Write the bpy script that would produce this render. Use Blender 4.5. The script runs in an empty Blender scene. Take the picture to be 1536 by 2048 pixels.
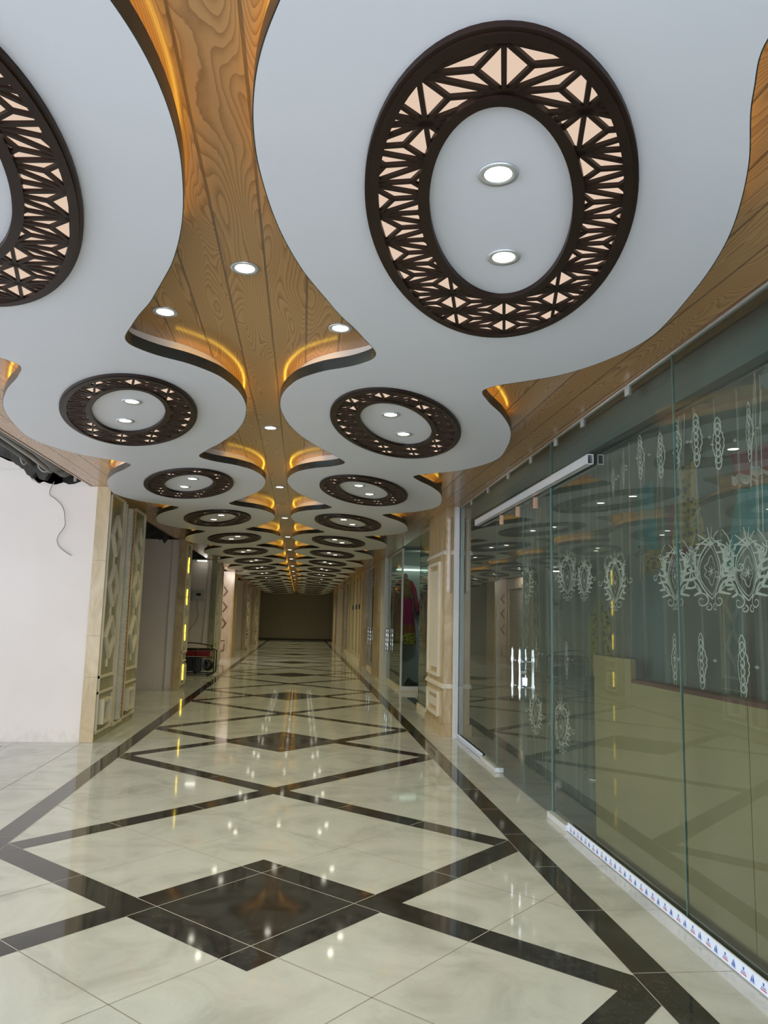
import bpy, math, random
from mathutils import Vector, Matrix
random.seed(7)
scene = bpy.context.scene
COL = scene.collection

# ------------------------------------------------------------------ camera
F_PX, PITCH, YAW, ROLL = 1541.0, 0.1368, 0.1038, 0.0236
EYE = Vector((0.189, 0.0, 1.6655))
fw = Vector((math.sin(YAW) * math.cos(PITCH), math.cos(YAW) * math.cos(PITCH), math.sin(PITCH)))
rt = Vector((math.cos(YAW), -math.sin(YAW), 0)); up = rt.cross(fw)
r2 = rt * math.cos(ROLL) + up * math.sin(ROLL); u2 = -rt * math.sin(ROLL) + up * math.cos(ROLL)
cd = bpy.data.cameras.new('camera'); cam = bpy.data.objects.new('camera', cd); COL.objects.link(cam)
cam.matrix_world = Matrix(((r2.x, u2.x, -fw.x, EYE.x), (r2.y, u2.y, -fw.y, EYE.y), (r2.z, u2.z, -fw.z, EYE.z), (0, 0, 0, 1)))
cd.sensor_fit = 'VERTICAL'; cd.sensor_height = 36.0; cd.lens = F_PX / 2048 * 36.0
cd.clip_start = 0.05; cd.clip_end = 300
scene.camera = cam

# ------------------------------------------------------------------ light, exposure
WORLD_COL, WORLD_STR = (0.84, 0.925, 1.03), 4.7
LAMP_COL, LAMP_STR, LAMP_W = (1.0, 0.96, 0.80), 14.0, 28.0
SPOT_COL = (1.0, 0.925, 0.48)
GOLD_COL, GOLD_STR = (1.0, 0.58, 0.06), 7.0
w = bpy.data.worlds.new('daylight'); scene.world = w; w.use_nodes = True
w.node_tree.nodes['Background'].inputs[0].default_value = (*WORLD_COL, 1)
w.node_tree.nodes['Background'].inputs[1].default_value = WORLD_STR
vs = scene.view_settings
vs.view_transform = 'Standard'; vs.look = 'None'; vs.gamma = 1.0; vs.use_curve_mapping = False
vs.exposure = 0.0
cy = scene.cycles
cy.max_bounces = 10; cy.diffuse_bounces = 5; cy.glossy_bounces = 5; cy.transmission_bounces = 8
cy.transparent_max_bounces = 24; cy.sample_clamp_indirect = 4.0; cy.caustics_reflective = False; cy.caustics_refractive = False
cy.use_denoising = True

# ------------------------------------------------------------------ materials
MATS = {}
def srgb(r, g, b):
    f = lambda c: (c / 255 / 12.92) if c / 255 <= 0.04045 else ((c / 255 + 0.055) / 1.055) ** 2.4
    return (f(r), f(g), f(b))
class N:
    """small node-graph helper"""
    def __init__(s, name):
        s.m = bpy.data.materials.new(name); s.m.use_nodes = True
        s.nt = s.m.node_tree; s.b = s.nt.nodes['Principled BSDF']; s.out = s.nt.nodes['Material Output']
    def n(s, t, **kw):
        x = s.nt.nodes.new(t)
        for k, v in kw.items(): setattr(x, k, v)
        return x
    def l(s, a, b): s.nt.links.new(a, b)
    def math(s, op, a, b=None):
        x = s.n('ShaderNodeMath', operation=op)
        for i, v in enumerate((a, b)):
            if v is None: continue
            if isinstance(v, (int, float)): x.inputs[i].default_value = v
            else: s.l(v, x.inputs[i])
        return x.outputs[0]
    def coord(s, scale=(1, 1, 1)):
        t = s.n('ShaderNodeTexCoord'); mp = s.n('ShaderNodeMapping'); mp.inputs['Scale'].default_value = scale
        s.l(t.outputs['Object'], mp.inputs[0]); return mp.outputs[0]
    def noise(s, co, scale, detail=4, rough=0.55, dist=0.0):
        x = s.n('ShaderNodeTexNoise'); x.inputs['Scale'].default_value = scale; x.inputs['Detail'].default_value = detail
        x.inputs['Roughness'].default_value = rough; x.inputs['Distortion'].default_value = dist
        if co is not None: s.l(co, x.inputs['Vector'])
        return x.outputs['Fac']
    def ramp(s, fac, stops):
        x = s.n('ShaderNodeValToRGB'); cr = x.color_ramp
        while len(cr.elements) < len(stops): cr.elements.new(0.5)
        for e, (p, c) in zip(cr.elements, stops): e.position = p; e.color = (*c, 1)
        s.l(fac, x.inputs[0]); return x.outputs[0]
    def mix(s, fac, a, b, mode='MIX'):
        x = s.n('ShaderNodeMix', data_type='RGBA', blend_type=mode)
        if isinstance(fac, (int, float)): x.inputs[0].default_value = fac
        else: s.l(fac, x.inputs[0])
        for i, v in ((6, a), (7, b)):
            if isinstance(v, tuple): x.inputs[i].default_value = (*v, 1)
            else: s.l(v, x.inputs[i])
        return x.outputs[2]
    def bump(s, h, strength=0.2, dist=0.01):
        x = s.n('ShaderNodeBump'); x.inputs['Strength'].default_value = strength; x.inputs['Distance'].default_value = dist
        s.l(h, x.inputs['Height']); s.l(x.outputs[0], s.b.inputs['Normal'])
def plain(name, col, rough=0.5, metal=0.0, var=0.06, scale=6, spec=0.5, coat=0.0, bump=0.0):
    g = N(name); c = g.noise(g.coord(), scale, 5)
    lo = tuple(x * (1 - var) for x in col); hi = tuple(min(1, x * (1 + var)) for x in col)
    g.l(g.ramp(c, [(0.3, lo), (0.7, hi)]), g.b.inputs['Base Color'])
    g.b.inputs['Roughness'].default_value = rough; g.b.inputs['Metallic'].default_value = metal
    g.b.inputs['Specular IOR Level'].default_value = spec; g.b.inputs['Coat Weight'].default_value = coat
    if bump: g.bump(g.noise(g.coord(), scale * 6, 4), bump)
    MATS[name] = g.m; return g.m
def emit(name, col, strength):
    g = N(name); e = g.n('ShaderNodeEmission'); e.inputs[0].default_value = (*col, 1); e.inputs[1].default_value = strength
    g.l(e.outputs[0], g.out.inputs[0]); MATS[name] = g.m; return g.m

def mk_white_tile():
    g = N('polished cream marble tile'); co = g.coord((1, 1, 1))
    a = g.noise(co, 1.7, 8, 0.62, 1.2); b = g.noise(co, 5.5, 6, 0.6, 2.0)
    base = g.ramp(a, [(0.3, (0.46, 0.465, 0.445)), (0.5, (0.59, 0.60, 0.585)), (0.72, (0.66, 0.67, 0.66))])
    vein = g.math('ABSOLUTE', g.math('SUBTRACT', b, 0.5))
    vf = g.ramp(vein, [(0.0, (1, 1, 1)), (0.012, (0, 0, 0))])
    col = g.mix(g.math('MULTIPLY', vf, 0.14), base, (0.42, 0.36, 0.26))
    g.l(col, g.b.inputs['Base Color']); g.b.inputs['Roughness'].default_value = 0.05
    g.b.inputs['Specular IOR Level'].default_value = 0.42
    MATS['tile'] = g.m
def mk_black_tile():
    g = N('polished black marble tile'); co = g.coord((1, 1, 1))
    a = g.noise(co, 4.0, 8, 0.65, 1.6); b = g.noise(co, 9, 7, 0.6, 2.5)
    base = g.ramp(a, [(0.35, (0.016, 0.016, 0.016)), (0.6, (0.042, 0.041, 0.040)), (0.78, (0.09, 0.065, 0.04))])
    vf = g.ramp(g.math('ABSOLUTE', g.math('SUBTRACT', b, 0.5)), [(0.0, (1, 1, 1)), (0.025, (0, 0, 0))])
    g.l(g.mix(g.math('MULTIPLY', vf, 0.28), base, (0.15, 0.14, 0.13)), g.b.inputs['Base Color'])
    g.b.inputs['Roughness'].default_value = 0.06; g.b.inputs['Specular IOR Level'].default_value = 0.5
    MATS['black'] = g.m
def mk_wood():
    g = N('glossy oak ceiling boards'); t = g.n('ShaderNodeTexCoord'); sp = g.n('ShaderNodeSeparateXYZ'); g.l(t.outputs['Object'], sp.inputs[0])
    x = g.math('ADD', sp.outputs[0], 20.04); W = 0.20
    idx = g.math('FLOOR', g.math('DIVIDE', x, W)); fr = g.math('SUBTRACT', g.math('DIVIDE', x, W), idx)
    cx = g.n('ShaderNodeCombineXYZ'); g.l(g.math('ADD', g.math('MULTIPLY', x, 4.2), g.math('MULTIPLY', idx, 3.7)), cx.inputs[0])
    g.l(g.math('ADD', g.math('MULTIPLY', sp.outputs[1], 0.62), g.math('MULTIPLY', idx, 5.3)), cx.inputs[1])
    n = g.noise(cx.outputs[0], 1.0, 1.5, 0.4, 0.35)
    fine = g.n('ShaderNodeCombineXYZ'); g.l(g.math('MULTIPLY', x, 70.0), fine.inputs[0]); g.l(g.math('MULTIPLY', sp.outputs[1], 2.0), fine.inputs[1])
    fn = g.noise(fine.outputs[0], 1.0, 4)
    jit = g.noise(g.coord((1, 1, 1)), 26.0, 3)
    ph = g.math('ADD', g.math('MULTIPLY', n, 52.0), g.math('MULTIPLY', jit, 0.35))
    saw = g.math('FRACT', ph)
    base = g.ramp(saw, [(0.0, (0.55, 0.31, 0.125)), (0.5, (0.50, 0.275, 0.11)), (0.82, (0.36, 0.185, 0.07)), (0.94, (0.28, 0.135, 0.05)), (1.0, (0.52, 0.29, 0.12))])
    base = g.mix(g.math('MULTIPLY', fn, 0.45), base, (0.40, 0.225, 0.10))
    gro = g.ramp(g.math('MINIMUM', fr, g.math('SUBTRACT', 1.0, fr)), [(0.0, (1, 1, 1)), (0.022, (1, 1, 1)), (0.034, (0, 0, 0))])
    g.l(g.mix(g.math('MULTIPLY', gro, 0.75), base, (0.13, 0.07, 0.035)), g.b.inputs['Base Color'])
    g.b.inputs['Roughness'].default_value = 0.17; g.b.inputs['Specular IOR Level'].default_value = 0.55
    g.bump(g.math('SUBTRACT', 1.0, gro), 0.5, 0.004)
    MATS['wood'] = g.m
def mk_marble(name, c0, c1, c2, rough=0.25, sc=2.5):
    g = N(name); co = g.coord((1, 1, 0.35)); a = g.noise(co, sc, 8, 0.65, 1.8)
    g.l(g.ramp(a, [(0.28, c0), (0.5, c1), (0.75, c2)]), g.b.inputs['Base Color']); g.b.inputs['Roughness'].default_value = rough
    MATS[name] = g.m; return g.m
def mk_glass(name, tint, ior=1.62, dirt=0.0):
    g = N(name); g.nt.nodes.remove(g.b)
    tr = g.n('ShaderNodeBsdfTransparent'); tr.inputs[0].default_value = (*tint, 1)
    gl = g.n('ShaderNodeBsdfGlossy'); gl.inputs['Roughness'].default_value = 0.0; gl.inputs[0].default_value = (0.93, 0.97, 0.95, 1)
    fr = g.n('ShaderNodeFresnel'); fr.inputs[0].default_value = ior
    mx = g.n('ShaderNodeMixShader'); g.l(fr.outputs[0], mx.inputs[0]); g.l(tr.outputs[0], mx.inputs[1]); g.l(gl.outputs[0], mx.inputs[2])
    fin = mx.outputs[0]
    if dirt:
        df = g.n('ShaderNodeBsdfDiffuse'); df.inputs[0].default_value = (0.55, 0.58, 0.53, 1)
        m2 = g.n('ShaderNodeMixShader'); co = g.coord((1, 1, 0.5))
        g.l(g.math('MULTIPLY', g.noise(co, 2.2, 6), dirt), m2.inputs[0]); g.l(fin, m2.inputs[1]); g.l(df.outputs[0], m2.inputs[2]); fin = m2.outputs[0]
    g.l(fin, g.out.inputs[0]); MATS[name] = g.m
def mk_sheer(name, col, opacity):
    g = N(name); g.nt.nodes.remove(g.b)
    tr = g.n('ShaderNodeBsdfTransparent'); df = g.n('ShaderNodeBsdfDiffuse'); tl = g.n('ShaderNodeBsdfTranslucent')
    df.inputs[0].default_value = (*col, 1); tl.inputs[0].default_value = (*col, 1)
    a = g.n('ShaderNodeMixShader'); a.inputs[0].default_value = 0.4; g.l(df.outputs[0], a.inputs[1]); g.l(tl.outputs[0], a.inputs[2])
    # a gauze looks denser where it is seen along its folds
    lw = g.n('ShaderNodeLayerWeight'); lw.inputs[0].default_value = 0.35
    op = g.math('MINIMUM', g.math('ADD', opacity, g.math('MULTIPLY', lw.outputs['Facing'], 0.45)), 0.95)
    b = g.n('ShaderNodeMixShader'); g.l(op, b.inputs[0]); g.l(tr.outputs[0], b.inputs[1]); g.l(a.outputs[0], b.inputs[2])
    g.l(b.outputs[0], g.out.inputs[0]); MATS[name] = g.m
def mk_brocade(name, c0, c1, sc=22):
    g = N(name); co = g.coord(); v = g.n('ShaderNodeTexVoronoi'); v.inputs['Scale'].default_value = sc; g.l(co, v.inputs['Vector'])
    n = g.noise(co, sc * 0.5, 4, 0.6, 2.0)
    f = g.ramp(g.math('ADD', g.math('MULTIPLY', v.outputs['Distance'], 0.6), g.math('MULTIPLY', n, 0.5)), [(0.46, (0, 0, 0)), (0.54, (1, 1, 1))])
    g.l(g.mix(f, c0, c1), g.b.inputs['Base Color']); g.b.inputs['Roughness'].default_value = 0.7; MATS[name] = g.m
def mk_vein_plaster():
    g = N('white painted plaster'); co = g.coord(); a = g.noise(co, 1.1, 6); b = g.noise(co, 14, 5)
    t = g.n('ShaderNodeTexCoord'); sp = g.n('ShaderNodeSeparateXYZ'); g.l(t.outputs['Object'], sp.inputs[0])
    scuff = g.ramp(g.math('ADD', g.math('MULTIPLY', sp.outputs[2], 1.6), g.math('MULTIPLY', b, 0.8)), [(0.36, (1, 1, 1)), (0.62, (0, 0, 0))])
    base = g.ramp(a, [(0.3, (0.74, 0.645, 0.585)), (0.7, (0.79, 0.70, 0.645))])
    g.l(g.mix(g.math('MULTIPLY', scuff, 0.35), base, (0.50, 0.44, 0.36)), g.b.inputs['Base Color'])
    g.b.inputs['Roughness'].default_value = 0.55; g.bump(b, 0.05, 0.005); MATS['plaster'] = g.m

mk_white_tile(); mk_black_tile(); mk_wood(); mk_vein_plaster()
plain('grout', (0.26, 0.24, 0.21), 0.8)
plain('pale grout', (0.55, 0.53, 0.50), 0.7)
plain('panel white', (0.68, 0.69, 0.745), 0.34, var=0.015, scale=1.5, spec=0.4)
plain('cove white', (0.74, 0.68, 0.62), 0.6, var=0.03)
plain('fascia black', (0.022, 0.026, 0.024), 0.22, var=0.1)
plain('ring brown', (0.018, 0.008, 0.005), 0.45, var=0.25, scale=3, spec=0.25)
plain('chrome', (0.82, 0.82, 0.83), 0.12, 1.0, var=0.02)
plain('brushed aluminium', (0.72, 0.73, 0.74), 0.35, 0.35, var=0.05)
plain('lamp trim', (0.62, 0.64, 0.66), 0.3, 0.6, var=0.03)
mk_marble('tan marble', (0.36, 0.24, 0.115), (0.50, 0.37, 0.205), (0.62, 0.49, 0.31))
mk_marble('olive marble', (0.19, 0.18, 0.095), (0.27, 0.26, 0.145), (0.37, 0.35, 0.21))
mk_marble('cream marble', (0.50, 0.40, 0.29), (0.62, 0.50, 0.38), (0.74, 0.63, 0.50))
plain('cream moulding', (0.70, 0.63, 0.50), 0.35, var=0.05)
plain('rope stone', (0.50, 0.48, 0.40), 0.4, var=0.12, scale=20)
plain('rust trim', (0.42, 0.20, 0.13), 0.6, var=0.2, scale=30)
plain('white post', (0.70, 0.71, 0.71), 0.45, var=0.04)
plain('dark concrete', (0.035, 0.032, 0.029), 0.9, var=0.3, scale=3, bump=0.4)
plain('broken concrete', (0.05, 0.047, 0.04), 0.9, var=0.4, scale=9, bump=0.8)
plain('grey duct', (0.06, 0.055, 0.04), 0.5, var=0.1)
plain('grey cable', (0.33, 0.31, 0.29), 0.55)
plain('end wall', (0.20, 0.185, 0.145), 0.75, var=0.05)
plain('dark base', (0.03, 0.028, 0.02), 0.6)
plain('kraft board', (0.50, 0.39, 0.19), 0.55, var=0.08, scale=1.2)
plain('edge and shade brown', (0.20, 0.085, 0.06), 0.6)
plain('bulkhead grey', (0.22, 0.25, 0.235), 0.6, var=0.04)
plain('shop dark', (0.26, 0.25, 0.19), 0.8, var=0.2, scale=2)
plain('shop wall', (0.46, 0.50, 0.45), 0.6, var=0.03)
plain('thread', (0.85, 0.82, 0.70), 0.5, var=0.1, scale=30)
plain('bead', (0.85, 0.85, 0.80), 0.25)
plain('white film', (0.68, 0.74, 0.86), 0.4, var=0.02)
plain('film blue', (0.03, 0.09, 0.42), 0.5)
plain('film red', (0.55, 0.12, 0.16), 0.5)
plain('copper', (0.62, 0.36, 0.24), 0.3, 0.9)
plain('generator black', (0.005, 0.005, 0.005), 0.35, var=0.3)
plain('generator red', (0.22, 0.012, 0.014), 0.3, var=0.1)
plain('engine grey', (0.17, 0.16, 0.15), 0.4, 0.5)
plain('shutter', (0.50, 0.43, 0.36), 0.45, var=0.05)
plain('slat cream', (0.58, 0.50, 0.34), 0.45, var=0.06)
plain('slot dark', (0.05, 0.035, 0.02), 0.7)
plain('box grey', (0.46, 0.45, 0.42), 0.5)
plain('display black', (0.012, 0.012, 0.012), 0.3)
plain('cloth magenta', (0.26, 0.006, 0.055), 0.75, var=0.15)
plain('cloth navy', (0.02, 0.025, 0.06), 0.8, var=0.2)
plain('cloth teal', (0.05, 0.30, 0.30), 0.7, var=0.2)
plain('cloth slate', (0.09, 0.15, 0.17), 0.8, var=0.2)
plain('cloth crimson', (0.36, 0.03, 0.06), 0.75, var=0.2)
plain('cloth black', (0.015, 0.016, 0.016), 0.8, var=0.3)
plain('lace white', (0.60, 0.60, 0.58), 0.7, var=0.25, scale=40)
plain('skin form', (0.32, 0.20, 0.16), 0.5)
plain('cloth orange', (0.26, 0.07, 0.015), 0.7, var=0.2)
mk_brocade('gold brocade', (0.10, 0.07, 0.02), (0.50, 0.33, 0.07), 26)
mk_brocade('black gold brocade', (0.012, 0.014, 0.010), (0.42, 0.34, 0.03), 20)
mk_brocade('dark bodice brocade', (0.10, 0.015, 0.02), (0.24, 0.14, 0.03), 40)
mk_glass('glass', (0.76, 0.84, 0.79), 1.66, 0.06)
mk_glass('far glass', (0.66, 0.76, 0.70), 1.75, 0.12)
plain('glass edge', (0.10, 0.19, 0.16), 0.15, var=0.1, scale=2)
mk_sheer('sheer curtain', (0.54, 0.55, 0.46), 0.24)
emit('lamp lens', LAMP_COL, LAMP_STR)
emit('gold strip', GOLD_COL, GOLD_STR)
emit('gold glow', (1.0, 0.72, 0.06), 2.6)
emit('peach diffuser', (1.0, 0.75, 0.58), 0.78)
emit('tube lens', (1.0, 0.98, 0.9), 9)
emit('shop tube', (0.75, 0.95, 0.85), 2.5)

# ------------------------------------------------------------------ mesh helpers
class MB:
    def __init__(s): s.v = []; s.f = []; s.mi = []
    def face(s, pts, m=0):
        i = len(s.v); s.v += [tuple(p) for p in pts]; s.f.append(tuple(range(i, i + len(pts)))); s.mi.append(m)
    def box(s, x0, x1, y0, y1, z0, z1, m=0):
        i = len(s.v)
        s.v += [(x, y, z) for z in (z0, z1) for y in (y0, y1) for x in (x0, x1)]
        for f in ((0, 2, 3, 1), (4, 5, 7, 6), (0, 1, 5, 4), (2, 6, 7, 3), (0, 4, 6, 2), (1, 3, 7, 5)):
            s.f.append(tuple(i + k for k in f)); s.mi.append(m)
    def prism(s, pts, axis, a, b, m=0):
        """extrude a 2D polygon; axis 'x': pts=(y,z); 'y': pts=(x,z); 'z': pts=(x,y)"""
        P = {'x': lambda p, t: (t, p[0], p[1]), 'y': lambda p, t: (p[0], t, p[1]), 'z': lambda p, t: (p[0], p[1], t)}[axis]
        i = len(s.v); n = len(pts)
        s.v += [P(p, a) for p in pts] + [P(p, b) for p in pts]
        s.f.append(tuple(i + k for k in range(n))); s.f.append(tuple(i + n + k for k in reversed(range(n)))); s.mi += [m, m]
        for k in range(n):
            s.f.append((i + k, i + n + k, i + n + (k + 1) % n, i + (k + 1) % n)); s.mi.append(m)
    def tube(s, path, r, seg=8, m=0, cap=True):
        P = [Vector(p) for p in path]; n = len(P); i0 = len(s.v); prev = None
        for k, p in enumerate(P):
            t = (P[min(k + 1, n - 1)] - P[max(k - 1, 0)]).normalized()
            if prev is None:
                a = t.orthogonal().normalized()
            else:
                a = (prev - t * prev.dot(t)); a = a.normalized() if a.length > 1e-6 else t.orthogonal().normalized()
            prev = a; b = t.cross(a); rr = r[k] if isinstance(r, (list, tuple)) else r
            for j in range(seg):
                th = 2 * math.pi * j / seg; s.v.append(tuple(p + (a * math.cos(th) + b * math.sin(th)) * rr))
        for k in range(n - 1):
            for j in range(seg):
                s.f.append((i0 + k * seg + j, i0 + k * seg + (j + 1) % seg, i0 + (k + 1) * seg + (j + 1) % seg, i0 + (k + 1) * seg + j)); s.mi.append(m)
        if cap:
            s.f.append(tuple(i0 + j for j in reversed(range(seg)))); s.f.append(tuple(i0 + (n - 1) * seg + j for j in range(seg))); s.mi += [m, m]
    def lathe(s, prof, c=(0, 0, 0), seg=24, m=0, axis='z', sx=1, sy=1):
        i0 = len(s.v)
        for (r, z) in prof:
            for j in range(seg):
                th = 2 * math.pi * j / seg; a, b = r * math.cos(th) * sx, r * math.sin(th) * sy
                p = {'z': (a, b, z), 'x': (z, a, b), 'y': (a, z, b)}[axis]
                s.v.append((c[0] + p[0], c[1] + p[1], c[2] + p[2]))
        for k in range(len(prof) - 1):
            for j in range(seg):
                s.f.append((i0 + k * seg + j, i0 + k * seg + (j + 1) % seg, i0 + (k + 1) * seg + (j + 1) % seg, i0 + (k + 1) * seg + j)); s.mi.append(m)
        for k, rev in ((0, True), (len(prof) - 1, False)):
            if prof[k][0] > 1e-5:
                q = [i0 + k * seg + j for j in range(seg)]; s.f.append(tuple(reversed(q) if rev else q)); s.mi.append(m)
    def grid(s, fn, nu, nv, m=0):
        i0 = len(s.v)
        for a in range(nu + 1):
            for b in range(nv + 1): s.v.append(tuple(fn(a / nu, b / nv)))
        for a in range(nu):
            for b in range(nv):
                q = i0 + a * (nv + 1) + b; s.f.append((q, q + 1, q + nv + 2, q + nv + 1)); s.mi.append(m)
    def build(s, name, mats, parent=None, smooth=False, origin=None):
        me = bpy.data.meshes.new(name)
        v = s.v
        if origin is not None: v = [(a - origin[0], b - origin[1], c - origin[2]) for a, b, c in v]
        me.from_pydata(v, [], s.f)
        for m in (mats if isinstance(mats, (list, tuple)) else [mats]): me.materials.append(MATS[m])
        me.polygons.foreach_set('material_index', s.mi)
        if smooth: me.polygons.foreach_set('use_smooth', [True] * len(me.polygons))
        me.update()
        o = bpy.data.objects.new(name, me); COL.objects.link(o)
        if parent is not None: o.parent = parent
        if origin is not None and parent is None: o.location = origin
        return o
def tag(o, label, cat, group=None):
    o['label'] = label; o['category'] = cat
    if group: o['group'] = group
    return o
def thing(name, label, cat, loc=(0, 0, 0), group=None):
    o = bpy.data.objects.new(name, None); COL.objects.link(o); o.location = loc; o.empty_display_size = 0.1
    return tag(o, label, cat, group)
def struct(o): o['kind'] = 'structure'; return o
def part(mb, name, mats, root, smooth=False):
    """mesh given in world coordinates, stored relative to its root's base point"""
    o = mb.build(name, mats, None, smooth, tuple(root.location)); o.location = (0, 0, 0); o.parent = root; return o
def sub(mb, name, mats, par, root, smooth=False):
    o = mb.build(name, mats, None, smooth, tuple(root.location)); o.location = (0, 0, 0); o.parent = par; return o
def copy_tree(o, parent=None):
    c = o.copy(); COL.objects.link(c)
    if parent is not None: c.parent = parent
    for ch in list(o.children): copy_tree(ch, c)
    return c
ORD = ['first', 'second', 'third', 'fourth', 'fifth', 'sixth', 'seventh', 'eighth', 'ninth', 'tenth', 'eleventh', 'twelfth', 'thirteenth',
       'fourteenth', 'fifteenth', 'sixteenth', 'seventeenth', 'eighteenth']

# ------------------------------------------------------------------ floor
HW, HP = 3.32, 3.18            # wood ceiling, underside of the white panels
Y0F, LF, EDGE, BW = 4.785, 4.2, 1.838, 0.18
YEND = 54.3
S2 = math.sqrt(2)
def clip_poly(poly, x0, x1, y0, y1):
    for ax, lim, sgn in ((0, x0, 1), (0, x1, -1), (1, y0, 1), (1, y1, -1)):
        out = []
        for i in range(len(poly)):
            a, b = poly[i], poly[(i + 1) % len(poly)]
            da, db = (a[ax] - lim) * sgn, (b[ax] - lim) * sgn
            if da >= 0: out.append(a)
            if da * db < 0:
                t = da / (da - db); out.append((a[0] + (b[0] - a[0]) * t, a[1] + (b[1] - a[1]) * t))
        poly = out
        if len(poly) < 3: return None
    return poly
fb = MB()
fb.face([(-10, -3, 0), (7.5, -3, 0), (7.5, YEND + .2, 0), (-10, YEND + .2, 0)], 0)
def fpq(p0, p1, q0, q1, z, m, box=(-EDGE, EDGE, -1.5, YEND)):
    poly = [((p - q) / S2, (p + q) / S2 + Y0F) for p, q in ((p0, q0), (p1, q0), (p1, q1), (p0, q1))]
    poly = clip_poly(poly, *box)
    if poly: fb.face([(x, y, z) for x, y in poly], m)
for k in range(-2, 9):
    d = LF * k
    z = 0.0008
    for (p0, p1, q0, q1) in ((-.6, -.4, -.6, 2.2), (.4, .6, -2.2, .6), (2.0, 2.2, -.6, 4.8), (-.4, .4, -.4, .4)):
        fpq(p0 + d, p1 + d, q0 + d, q1 + d, .0007, 1)
    for (p0, p1, q0, q1) in ((-.4, 2.2, -.6, -.4), (-2.2, .4, .4, .6), (-.6, 2.0, 2.0, 2.2), (2.2, 4.8, 2.0, 2.2)):
        fpq(p0 + d, p1 + d, q0 + d, q1 + d, .0009, 1)
    g = 0.0025
    for c in (-.4, .4, 1.2, 2.0, 3.0, 3.8 - 1e-6):
        if c > 3.7: continue
        fpq(c + d - g, c + d + g, -200, 200, 0.0004, 2); fpq(-200, 200, c + d - g, c + d + g, 0.0004, 2)
    h = 0.0022                                            # pale joints across the black inlay
    for c in (-.4, .4):
        fpq(c + d - h, c + d + h, d - .6, d + .6, 0.0012, 3); fpq(d - .6, d + .6, c + d - h, c + d + h, 0.0012, 3)
    for c in (1.2,):
        fpq(c + d - h, c + d + h, d - .6, d - .4, 0.0012, 3); fpq(d - .6, d - .4, c + d - h, c + d + h, 0.0012, 3)
        fpq(-c + d - h, -c + d + h, d + .4, d + .6, 0.0012, 3); fpq(d + .4, d + .6, -c + d - h, -c + d + h, 0.0012, 3)
    for c in (-.4, .4, 1.2, 3.0, 3.8):
        fpq(c + d - h, c + d + h, d + 2.0, d + 2.2, 0.0012, 3); fpq(d + 2.0, d + 2.2, c + d - h, c + d + h, 0.0012, 3)
for s in (-1, 1):
    a, b = sorted((s * EDGE, s * (EDGE + BW)))
    fb.face([(a, -3, .001), (b, -3, .001), (b, YEND, .001), (a, YEND, .001)], 1)
    for e in (a, b): fb.face([(e - .0018, -3, .0014), (e + .0018, -3, .0014), (e + .0018, YEND, .0014), (e - .0018, YEND, .0014)], 3)
    y = 0.62
    while y < YEND:
        fb.face([(a, y - .002, .0014), (b, y - .002, .0014), (b, y + .002, .0014), (a, y + .002, .0014)], 3)
        x0, x1 = (b, 7.5) if s > 0 else (-10, a)
        fb.face([(x0, y - .002, .0004), (x1, y - .002, .0004), (x1, y + .002, .0004), (x0, y + .002, .0004)], 2)
        y += 0.8
for x in (-2.52, -3.32, -4.12, -4.92, -5.72, 2.9, 3.7):
    fb.face([(x - .003, -3, .0006), (x + .003, -3, .0006), (x + .003, YEND, .0006), (x - .003, YEND, .0006)], 2)
fb.face([(-3.62, -3, .001), (-3.38, -3, .001), (-3.38, 10.2, .001), (-3.62, 10.2, .001)], 1)
fb.face([(-3.62, 13, .001), (-3.30, 13, .001), (-3.30, 17.1, .001), (-3.62, 17.1, .001)], 1)
fb.face([(2.49, 14.85, .001), (2.67, 14.85, .001), (2.67, 16.67, .001), (2.49, 16.67, .001)], 1)
struct(fb.build('floor', ['tile', 'black', 'grout', 'pale grout']))

# ------------------------------------------------------------------ ceiling
mb = MB(); mb.box(-2.64, 2.50, -2.5, YEND + .2, HW, HW + .035); struct(mb.build('ceiling', 'wood'))
mb = MB(); mb.box(-10, 7.5, -2.5, YEND + .3, 4.1, 4.3); mb.box(-10, -2.70, 12.9, 17.3, 3.62, 3.7)
struct(mb.build('ceiling', 'dark concrete'))
mb = MB(); mb.box(2.42, 7.25, -2.5, YEND - .05, 3.36, 3.40); struct(mb.build('ceiling', 'shop wall'))

XA, PER, YC0 = -0.14, 3.19, 3.57
IN = [(0.0, .405), (.16, .47), (.33, .555), (.5, .63), (.65, .693), (.74, .708), (.83, .682), (.96, .575), (1.08, .415), (1.26, .27), (1.42, .203),
      (1.6, .155), (1.8, .13), (2.02, .127), (2.24, .146), (2.45, .177), (2.65, .22), (2.88, .285), (3.04, .345)]
OUT = [(0.0, 2.115), (.2, 2.125), (.45, 2.085), (.7, 1.99), (.9, 1.865), (1.05, 1.70), (1.17, 1.55), (1.28, 1.482), (1.37, 1.49), (1.5, 1.55), (1.6, 1.60),
       (1.84, 1.74), (2.12, 1.87), (2.35, 1.955), (2.62, 2.025), (2.9, 2.075)]
def spline(K, m):
    m = m % PER; n = len(K)
    for i in range(n):
        a = K[i]; b = K[(i + 1) % n]; bm = b[0] + (PER if i == n - 1 else 0)
        if a[0] <= m <= bm:
            p0 = K[i - 1]; m0 = p0[0] - (PER if i == 0 else 0)
            j = (i + 2) % n; p3 = K[j]; m3 = p3[0] + (PER if i + 2 >= n else 0)
            h = bm - a[0]; t = (m - a[0]) / h
            ta = (b[1] - p0[1]) / (bm - m0) * h; tb = (p3[1] - a[1]) / (m3 - a[0]) * h
            return (2 * t**3 - 3 * t**2 + 1) * a[1] + (t**3 - 2 * t**2 + t) * ta + (-2 * t**3 + 3 * t**2) * b[1] + (t**3 - t**2) * tb
    return K[0][1]
ys = []
y = -0.6
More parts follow.
